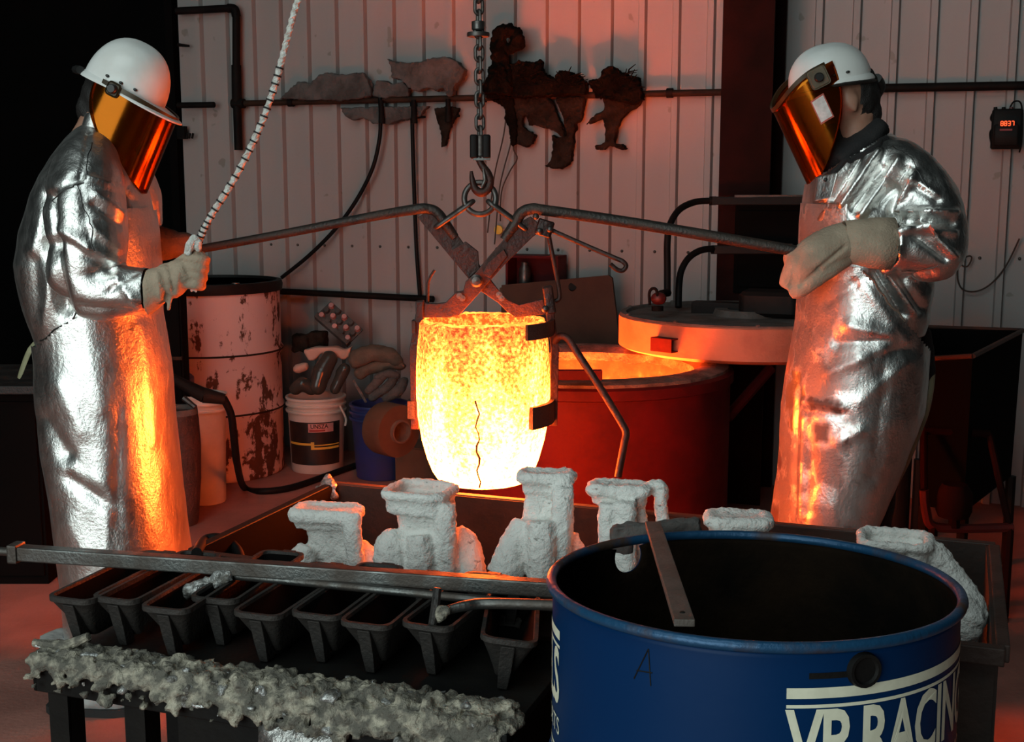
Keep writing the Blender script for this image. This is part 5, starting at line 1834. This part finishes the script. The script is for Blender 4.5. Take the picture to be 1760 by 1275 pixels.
surf_line(jo, [(86, 340), (112, 321), (150, 306)], .0016, 'seam', 'hat_band', jackL)
surf_line(jo, [(150, 304), (155, 262), (166, 232)], .0013, 'seam', 'hat_band', jackL)
surf_line(jo, [(137, 312), (150, 370), (166, 436)], .0013, 'seam', 'hat_band', jackL)
surf_line(jo, [(66, 590), (98, 566), (134, 536)], .0022, 'hem', 'hat_band', jackL)

rowsA = [(352, 60, 243, 0, .19), (400, 34, 250, 0, .20), (450, 26, 254, 0, .20), (500, 36, 256, 0, .20), (540, 46, 256, 0, .20), (582, 60, 264, 0, .20), (620, 65, 270, 0, .205), (660, 65, 274, 0, .21), (700, 67, 276, 0, .21), (770, 76, 283, 0, .215), (843, 89, 291, 0, .22), (938, 103, 304, 0, .225), (1000, 112, 312, 0, .23), (1060, 118, 318, 0, .23), (1126, 122, 322, 0, .23)]
ap = MB().loft(body_rings(rowsA, LY, .2, .006, 2.3))
crA = [((78, 720), (112, 780), 14, -0.0088), ((112, 780), (150, 812), 13, -0.0066), ((118, 822), (188, 868), 11, -0.0088), ((100, 660), (140, 740), 16, 0.0055), ((130, 800), (180, 830), 14, 0.0055), ((190, 860), (180, 960), 12, 0.0044), ((205, 700), (200, 900), 10, -0.0033), ((150, 560), (170, 700), 18, 0.0033), ((120, 900), (150, 960), 18, 0.0044), ((240, 560), (262, 760), 12, 0.0033)]
ao = organic(ap, .0085, 4, folds(crA, .004, 5, 5.0, (1, 1, .45), .0006))
ao = cut(ao, lambda x_, y_, v: y_ < 1122 and ((y_ > 356 and v.x > P(243 - (y_ - 356) * .32, 400, LY).x) or y_ > 592 - max(0, x_ - 65) * .87 or (v.y > LY + .02 and y_ > 575)))
aprL = ao.build('apron', 'aluminised', PL, smooth=80)
MB().ctube([P(60, 588, LY), P(52, 600, LY - .02), P(44, 618, LY - .02), P(36, 640, LY - .02), P(32, 650, LY - .02)], [.006, .009, .009, .008, .005], 8, flat=.4).build('tie_strap', 'strap', aprL)
# boots: aluminised spats over dark soles
for dy, lx in ((-.09, 172), (.10, 205)):
    fc_ = pz(lx, 1200, 0.0)
    fc_ = Vector((fc_.x, LY + dy - .02, 0))
    bt = MB().ell(fc_ + Vector((.045, 0, .045)), (.125, .055, .05)).ell(fc_ + Vector((-.05, 0, .07)), (.065, .055, .075)).tube([fc_ + Vector((-.05, 0, .06)), fc_ + Vector((-.055, 0, .22))], [.062, .075], 14)
    b_ = organic(bt, .008, 4, rough_disp(.004, 25, dy))
    for i, v in enumerate(b_.v):
        if v.z < .012: v.z = .012
    bo_ = b_.build('boot', 'boot', PL, smooth=70)
    so_ = MB()
    pts = [fc_ + Vector((x_, y__, .001)) for x_, y__ in ((.17, 0), (.15, .04), (.08, .058), (-.02, .05), (-.09, .052), (-.118, .02), (-.118, -.02), (-.09, -.052), (-.02, -.05), (.08, -.058), (.15, -.04))]
    so_.prism(pts, Z * .022).build('sole', 'sole', bo_, smooth=30)

# gloves
gy = LY - .24
gl = MB()
rope_x = 337
fing = []
for k, (y_, xo) in enumerate(((447, 12), (462, 9), (477, 5), (491, 0))):
    fing.append(([P(318, y_ - 4, gy - .012), P(338 + xo * .6, y_ - 1, gy - .020), P(346 + xo * .6, y_, gy + .004), P(343 + xo * .6, y_ + 1, gy + .032), P(328 + xo * .3, y_ + 2, gy + .040)], [.0125, .0125, .0125, .012, .0105]))
gloved_hand(gl, P(284, 487, gy), P(306, 474, gy), P(324, 466, gy), fing, ([P(302, 462, gy + .01), P(322, 444, gy + .012), P(340, 438, gy + .0), P(352, 446, gy + .012)], [.020, .017, .0145, .011]), .042, .046)
gl.loft([[c for c in r] for r in [ring_pts(P(256, 502, gy), Z, Y, .118, .115, .45), ring_pts(P(272, 494, gy), Z, Y, .106, .10, .45), ring_pts(P(290, 484, gy), Z, Y, .09, .085, .45)]])
gl.tube([P(290, 512, gy - .02), P(290, 534, gy - .02)], [.010, .004], 8)
crG = [((280, 470), (288, 520), 4, -.006), ((290, 455), (300, 500), 4, -.006), ((270, 470), (276, 515), 4, .004), ((306, 470), (302, 505), 5, .004)]
go = organic(gl, .0042, 3, folds(crG, .0015, 22, 4.0))
go.build('glove', 'leather', PL, smooth=70)
gl = MB()
fy = LY + .25
fingf = []
for k in range(4):
    y_ = 414 + 9 * k
    fingf.append(([P(318, y_, fy - .02), P(336, y_ + 1, fy), P(340, y_ + 2, fy + .04), P(326, y_ + 2, fy + .06)], [.0125, .0125, .012, .010]))
gloved_hand(gl, P(286, 418, fy - .02), P(304, 422, fy - .01), P(320, 426, fy), fingf, ([P(302, 410, fy - .03), P(320, 408, fy - .02), P(336, 416, fy)], [.018, .016, .012]), .038, .044)
gl.loft([ring_pts(P(254, 420, fy - .03), Z, Y, .115, .11, .45), ring_pts(P(274, 418, fy - .02), Z, Y, .105, .10, .45), ring_pts(P(296, 420, fy - .02), Z, Y, .085, .08, .45)])
organic(gl, .005, 3, folds([], .0015, 22, 9.0)).build('glove', 'leather_brown', PL, smooth=70)

# rope held by the left worker
g = thing('hoist_rope', P(337, 490, gy + .012), 'white braided rope with dark bands running down to the left worker\'s glove', 'rope')
rp, _ = spline([P(528, -40, gy + .02), P(512, 0, gy + .02), P(498, 50, gy + .02), P(483, 108, gy + .02), P(464, 172, gy + .02), P(438, 238, gy + .018), P(402, 308, gy + .015), P(362, 372, gy + .01), P(343, 412, gy + .01), P(336, 452, gy + .01), P(333, 500, gy + .01)], 1, 14)
MB().tube(rp, .0072, 12).build('rope_core', 'rope_white', g)
# two lighter strands twisted round the core
for ph in (0, math.pi):
    tw_ = []
    prev = None
    for i, p in enumerate(rp):
        t_ = (rp[min(i + 1, len(rp) - 1)] - rp[max(i - 1, 0)]).normalized()
        a_ = t_.cross(Y).normalized(); b_ = t_.cross(a_)
        an = i * .9 + ph
        tw_.append(p + a_ * (.0062 * math.cos(an)) + b_ * (.0062 * math.sin(an)))
    MB().tube(tw_, .0034, 6).build('strand', 'rope_white', g)
for i in range(44, len(rp) - 20, 3):
    p = rp[i]
    t_ = (rp[i + 1] - rp[i - 1]).normalized(); a_ = t_.cross(Y).normalized(); b_ = t_.cross(a_)
    k = .0105
    MB().lathe(p, [(.006, -.0022), (k, -.002), (k, .002), (.006, .0022)], 10, (a_, b_, t_)).build('band', 'rope_black', g)
kn = MB().ctube([P(322, 438, gy - .02), P(326, 422, gy - .02), P(333, 410, gy - .01), P(340, 414, gy - .01), P(341, 432, gy - .01)], [.010, .011, .010, .009, .008], 10)
organic(kn, .004, 1, rough_disp(.003, 60, 2)).build('frayed_knot', 'rope_white', g, smooth=60)

# ------------------------------------------------------------------ right worker
RY = 3.50
PR = thing('person', Vector((P(1440, 900, RY).x, RY, 0)), 'worker at right in a scuffed silver heat suit, gripping the tong bar', 'person', 'foundry workers in silver suits')
f, u, s = Vector((-math.cos(a27), 0, -math.sin(a27))), Vector((-math.sin(a27), 0, math.cos(a27))), Vector((0, -1, 0))
a14 = R(13)
fh, uh = Vector((-math.cos(a14), 0, -math.sin(a14))), Vector((-math.sin(a14), 0, math.cos(a14)))
S = P(1329, 190, RY)
hc = P(1445, 168, RY)
bodym = MB()
head_shape(bodym, hc, (f + fh).normalized(), (u + uh).normalized(), s)
bodym.ctube([hc - uh * .05 - fh * .03, P(1468, 215, RY), P(1482, 262, RY)], [.064, .058, .055], 14)
bodym.loft(body_rings([(275, 1462, 1520), (340, 1420, 1575), (450, 1410, 1580), (560, 1410, 1570), (640, 1400, 1570), (700, 1395, 1560)], RY, .12))
for dy, xo in ((-.09, 0), (.09, 30)):
    bodym.ctube([P(1470 + xo, 660, RY + dy), P(1445 + xo, 860, RY + dy), P(1425 + xo, 1020, RY + dy), Vector((P(1425 + xo, 1020, RY + dy).x, RY + dy, .10))], [.10, .08, .065, .055], 14)
organic(bodym, .0075, 3).build('body', 'skin', PR, smooth=70)
tr = MB()
for dy, xo in ((-.09, 0), (.09, 30)):
    e_ = P(1425 + xo, 1020, RY + dy)
    tr.ctube([P(1478 + xo, 640, RY + dy), P(1450 + xo, 860, RY + dy), e_, Vector((e_.x, e_.y, .10))], [.115, .10, .09, .085], 16)
organic(tr, .014, 3, rough_disp(.006, 12, 4)).build('trousers', 'cloth_black', PR, smooth=60)
hr_ = MB().ell(hc - fh * .026 + uh * .004, (.084, .079, .100), (fh, s, uh), 18, 12).ell(hc - fh * .07 - uh * .05, (.034, .05, .06), (fh, s, uh))
ho_ = organic(hr_, .008, 2, rough_disp(.003, 50, 3))
ho_ = cut(ho_, lambda x_, y_, v: not (v.y < RY - .03 and x_ < 1478 and y_ > 146))
ho_.build('hair', 'hair', PR, smooth=70)
bc = P(1427, 144, RY)
hard_hat(PR, bc, fh, uh, s, .115, .101, .105, .010)
hb_ = MB()
hb_.tube([bc + fh * (.116 * math.cos(a)) + s * (.100 * math.sin(a)) - uh * (.010 + .012 * max(0, -math.cos(a))) for a in np.linspace(.6, 2 * math.pi - .6, 30)], .012, 8, flat=.5)
hb_.build('head_band', 'hat_band', PR)
MB().ctube([bc - fh * .118 - uh * .015 + s * .03, bc - fh * .132 - uh * .04, bc - fh * .112 - uh * .07], [.016, .018, .012], 10).build('band_knob', 'hat_band', PR)
v_, surf = visor(PR, S, f, u, s, .125, .110, .255, R(103), .0, .052)
best = min(((ph, t_) for ph in np.linspace(.6, 1.9, 60) for t_ in np.linspace(.05, .6, 40)), key=lambda q: (proj(surf(*q))[0] - 1412) ** 2 + (proj(surf(*q))[1] - 187) ** 2)
for nm, m_, hw, ht, lf in (('sticker_border', 'sticker_red', .16, .115, .0012), ('sticker', 'sticker', .135, .10, .0020)):
    sk = MB()
    for i in range(5):
        for j in range(2):
            q = surf(best[0] - hw + 2 * hw * i / 4, best[1] - ht + 2 * ht * j)
            q0 = S - f * .125 + u * (q - S).dot(u)
            sk.v.append(q + (q - q0).normalized() * lf)
    sk.f = [(2 * i, 2 * i + 2, 2 * i + 3, 2 * i + 1) for i in range(4)]
    sk.build(nm, m_, v_, smooth=60)
# black hood and collar under the chin
hd = MB().ctube([P(1513, 212, RY), P(1490, 236, RY), P(1460, 258, RY), P(1426, 284, RY - .01)], [.062, .092, .098, .080], 20, flat=.46)
hd.ell(P(1424, 252, RY), (.030, .07, .095))
organic(hd, .009, 4, rough_disp(.006, 14, 2)).build('neck_hood', 'cloth_black', PR, smooth=70)

rowsJ = [(228, 1470, 1528, 0, .08), (238, 1448, 1546, 0, .12), (260, 1418, 1578, 0, .155), (300, 1403, 1612, 0, .18), (350, 1394, 1616, 0, .19), (400, 1392, 1604, 0, .19), (450, 1391, 1606, 0, .19), (502, 1392, 1606, 0, .185), (545, 1394, 1600, 0, .18), (572, 1398, 1588, 0, .17)]
jk = MB().loft(body_rings(rowsJ, RY, .18))
slv = [(P(1528, 268, RY - .07), .055), (P(1552, 296, RY - .13), .082), (P(1584, 345, RY - .16), .094), (P(1600, 398, RY - .19), .094), (P(1598, 428, RY - .20), .092), (P(1566, 424, RY - .215), .080), (P(1528, 420, RY - .225), .068)]
jk.ctube([p for p, _ in slv], [r for _, r in slv], 20)
slf = [(P(1500, 296, RY + .13), .085), (P(1480, 350, RY + .18), .085), (P(1440, 410, RY + .18), .07), (P(1400, 425, RY + .12), .055)]
jk.ctube([p for p, _ in slf], [r for _, r in slf], 16)
crR = [((1418, 335), (1468, 248), 6, .013), ((1432, 345), (1480, 268), 5, -.012), ((1448, 352), (1508, 262), 6, .014), ((1466, 360), (1518, 288), 5, -.013), ((1480, 368), (1545, 275), 6, .013), ((1512, 350), (1560, 290), 6, -.014), ((1528, 380), (1572, 300), 6, .012),
       ((1530, 395), (1540, 330), 7, -.018), ((1560, 305), (1606, 335), 6, .012), ((1575, 320), (1612, 345), 5, -.012), ((1545, 362), (1640, 366), 6, .014), ((1540, 375), (1640, 384), 6, -.016), ((1560, 395), (1640, 400), 6, .012), ((1580, 380), (1640, 440), 6, .014), ((1570, 400), (1625, 445), 5, -.012),
       ((1542, 380), (1536, 445), 5, -.010), ((1550, 385), (1548, 440), 5, .010), ((1540, 400), (1590, 395), 5, .010), ((1505, 465), (1550, 540), 7, -.014), ((1520, 462), (1568, 535), 7, .014), ((1540, 470), (1585, 530), 7, -.012), ((1560, 478), (1600, 470), 8, -.014)]
jo = organic(jk, .0065, 6, folds(crR, .007, 6.0, 8.0, (1, 1, .9), .0005))
jo = cut(jo, lambda x_, y_, v: y_ > 229 + max(0, 1526 - x_) * .60)
jackR = jo.build('jacket', 'aluminised', PR, smooth=80)
nk = []
pj = [(proj(v), v) for v in jo.v]
for xq in range(1408, 1530, 10):
    yl = 229 + max(0, 1526 - xq) * .60
    cand = [v for (a_, b_), v in pj if abs(a_ - xq) < 7 and -2 < b_ - yl < 9]
    if cand:
        nk.append(min(cand, key=lambda v: v.y))
MB().ctube(nk, .008, 8, sub=3).build('neck_binding', 'cloth_black', jackR)
surf_line(jo, [(1530, 246), (1556, 262), (1578, 288), (1604, 326)], .0013, 'seam', 'hat_band', jackR)
surf_line(jo, [(1545, 470), (1580, 470), (1622, 458)], .0013, 'seam', 'hat_band', jackR)
MB().prism([P(1405, 304, RY - .13), P(1440, 296, RY - .17), P(1428, 340, RY - .185), P(1400, 346, RY - .15)], Y * .012).build('collar_flap', 'aluminised', jackR, smooth=0, bevel=.003)
MB().ell(P(1419, 309, RY - .17), (.006, .004, .006), nu=8, nv=5).build('stud', 'hat_band', jackR)

rowsA = [(346, 1394, 1600, 0, .195), (400, 1392, 1600, 0, .20), (450, 1391, 1600, 0, .20), (502, 1389, 1604, 0, .20), (553, 1386, 1598, 0, .20), (600, 1377, 1596, 0, .205), (640, 1369, 1594, 0, .21), (700, 1360, 1586, 0, .215), (733, 1359, 1574, 0, .215), (793, 1356, 1550, 0, .215), (844, 1350, 1526, 0, .215), (901, 1342, 1502, 0, .215), (960, 1335, 1482, 0, .21), (1040, 1330, 1470, 0, .21), (1090, 1328, 1465, 0, .21)]
ap = MB().loft(body_rings(rowsA, RY, .2, .005, 2.2))
crB = [((1440, 590), (1520, 585), 9, -0.0098), ((1460, 560), (1525, 575), 12, 0.0098), ((1425, 640), (1520, 600), 12, 0.0098), ((1500, 610), (1560, 600), 12, -0.0084), ((1480, 690), (1560, 620), 12, 0.0070), ((1380, 690), (1450, 700), 6, 0.0056), ((1380, 705), (1450, 712), 6, -0.0056), ((1440, 760), (1480, 740), 10, 0.0070), ((1520, 640), (1500, 820), 14, -0.0056), ((1372, 640), (1366, 880), 5, -0.0056), ((1382, 720), (1376, 890), 5, 0.0056), ((1395, 760), (1390, 880), 6, -0.0042), ((1470, 470), (1560, 590), 7, 0.0042), ((1420, 520), (1480, 480), 10, -0.0056)]
ao = organic(ap, .0085, 4, folds(crB, .005, 6.0, 12.0, (1, 1, .7), .0008))
ao = cut(ao, lambda x_, y_, v: y_ < 1086 and ((x_ < 1457 and y_ > 348 and v.y < RY + .1) or y_ > 458 + max(0, x_ - 1482) * 1.2))
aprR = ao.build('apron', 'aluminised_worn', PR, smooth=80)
# singed, taped wear on the cloth; the first band paints a wrinkle's shade
def inside(pts, x_, y_):
    r_ = False
    for i in range(len(pts)):
        (x0, y0), (x1, y1) = pts[i - 1], pts[i]
        if (y0 > y_) != (y1 > y_) and x_ < (x1 - x0) * (y_ - y0) / (y1 - y0) + x0:
            r_ = not r_
    return r_


scorch_shade = [([(1386, 676), (1420, 682), (1454, 693), (1440, 716), (1412, 708), (1386, 706)], .95), ([(1394, 722), (1428, 728), (1424, 764), (1396, 762)], .9), ([(1396, 766), (1446, 772), (1452, 800), (1450, 842), (1400, 832)], .75),
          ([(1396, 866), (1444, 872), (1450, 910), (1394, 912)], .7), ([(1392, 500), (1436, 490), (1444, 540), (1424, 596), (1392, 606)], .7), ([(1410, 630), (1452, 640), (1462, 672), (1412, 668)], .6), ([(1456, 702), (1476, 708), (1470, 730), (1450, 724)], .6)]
surf_line(ao, [(1484, 462), (1510, 494), (1540, 530), (1566, 560)], .003, 'bound_edge', 'leather_brown', aprR)
att = aprR.data.attributes.new('scorch_shade', 'FLOAT', 'POINT')
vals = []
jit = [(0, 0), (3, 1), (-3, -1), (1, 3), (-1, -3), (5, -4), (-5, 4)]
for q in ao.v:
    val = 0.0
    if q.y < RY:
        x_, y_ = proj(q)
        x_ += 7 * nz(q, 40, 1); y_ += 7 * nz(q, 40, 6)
        for pts, w_ in scorch_shade:
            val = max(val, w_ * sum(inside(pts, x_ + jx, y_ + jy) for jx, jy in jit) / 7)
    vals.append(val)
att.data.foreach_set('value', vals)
# back hem of the coat: a pale lined edge curving down behind the leg
hem = MB().ctube([P(1590, 560, RY + .05), P(1600, 612, RY + .03), P(1602, 650, RY + .0), P(1594, 700, RY - .02), P(1580, 738, RY - .03), P(1556, 795, RY - .03), P(1530, 848, RY - .03), P(1506, 905, RY - .03), P(1480, 980, RY - .03)], [.006, .011, .012, .012, .014, .016, .014, .012, .010], 10, flat=.5)
hem.build('hem_lining', 'tail_lining', jackR)
tl_ = MB()
tl_.loft([ring_pts(P(1548, 560, RY + .05), X, Y, .16, .16, .4), ring_pts(P(1560, 640, RY + .05), X, Y, .15, .14, .4), ring_pts(P(1552, 720, RY + .05), X, Y, .12, .12, .4), ring_pts(P(1510, 840, RY + .04), X, Y, .10, .10, .4), ring_pts(P(1470, 960, RY + .04), X, Y, .10, .10, .4)])
organic(tl_, .012, 2, rough_disp(.006, 12, 9)).build('coat_tail', 'cloth_black', jackR, smooth=70)
for dy, xo in ((-.09, 0), (.09, 30)):
    e_ = P(1425 + xo, 1020, RY + dy)
    fc_ = Vector((e_.x, e_.y, 0))
    bt = MB().ell(fc_ + Vector((-.045, 0, .045)), (.125, .055, .05)).ell(fc_ + Vector((.05, 0, .07)), (.065, .055, .075)).tube([fc_ + Vector((.03, 0, .06)), fc_ + Vector((.02, 0, .22))], [.062, .075], 14)
    b_ = organic(bt, .01, 4)
    for v in b_.v:
        if v.z < .012: v.z = .012
    bo_ = b_.build('boot', 'boot', PR, smooth=70)
    MB().prism([fc_ + Vector((-x_, y__, .001)) for x_, y__ in ((.17, 0), (.15, .04), (.08, .058), (-.02, .05), (-.09, .052), (-.118, .02), (-.118, -.02), (-.09, -.052), (-.02, -.05), (.08, -.058), (.15, -.04))], Z * .022).build('sole', 'sole', bo_, smooth=30)

# gauntlet gripping the bar
gy = RY - .225
gl = MB()
gl.ctube([P(1458, 412, gy), P(1430, 424, gy - .004), P(1402, 442, gy - .006), P(1380, 458, gy), P(1362, 478, gy + .01), P(1352, 496, gy + .015)], [.050, .056, .058, .050, .034, .022], 18)
for k in range(4):                                   # fingers closing round the bar on the far side
    x0, y0 = 1372 + 14 * k, 436 - 9 * k
    gl.ctube([P(x0 + 6, y0 + 8, gy - .01), P(x0 - 14 + 3 * k, y0 + 2, gy + .015), P(x0 - 14 + 3 * k, y0 + 18, gy + .045), P(x0 - 2, y0 + 30, gy + .05)], [.020, .017, .015, .012], 10, sub=4)
gl.ctube([P(1456, 440, gy - .005), P(1426, 458, gy - .022), P(1398, 478, gy - .020), P(1374, 498, gy - .008), P(1360, 506, gy + .004)], [.026, .030, .029, .022, .014], 12)
crM = [((1452, 424), (1408, 462), 3.2, -.007), ((1408, 462), (1376, 490), 3, -.006), ((1374, 440), (1360, 490), 6, -.004)]
organic(gl, .0048, 4, folds(crM, .0012, 14, 3.0)).build('glove', 'leather', PR, smooth=70)
cf = MB()
ax_u = (P(1450, 414, gy) - P(1530, 420, gy)).normalized()
v1 = Z - ax_u * Z.dot(ax_u); v1.normalize(); v2 = ax_u.cross(v1)
rings = []
for x_, y_, hw, hd_ in ((1531, 420, .071, .068), (1500, 418, .067, .064), (1470, 416, .060, .058), (1446, 413, .054, .052)):
    c = P(x_, y_, gy)
    rings.append([c + v1 * (hw * math.cos(a)) + v2 * (hd_ * math.sin(a)) for a in np.linspace(0, 2 * math.pi, 33)[:-1]])
cf.loft(rings, False, False)
for i, v in enumerate(cf.v):
    cf.v[i] = v + (v - P(1490, 417, gy)).normalized() * (.004 * nz(v, 14, 2))
cu = cf.build('glove_cuff', 'leather', PR, smooth=70)
md = cu.modifiers.new('sheet', 'SOLIDIFY'); md.thickness = .003
# far hand on the bar end, behind the body
gl = MB()
fy = RY + .02
ff = [([P(1392 + 6 * k, 424, fy - .02), P(1384 + 6 * k, 432, fy - .05), P(1386 + 6 * k, 446, fy - .05), P(1396 + 6 * k, 450, fy - .02)], [.0125, .0125, .012, .010]) for k in range(4)]
gloved_hand(gl, P(1414, 424, fy + .06), P(1406, 428, fy + .03), P(1398, 428, fy), ff, ([P(1404, 440, fy + .02), P(1394, 446, fy), P(1384, 444, fy - .02)], [.018, .016, .012]), .036, .040)
organic(gl, .006, 3).build('glove', 'leather', PR, smooth=70)
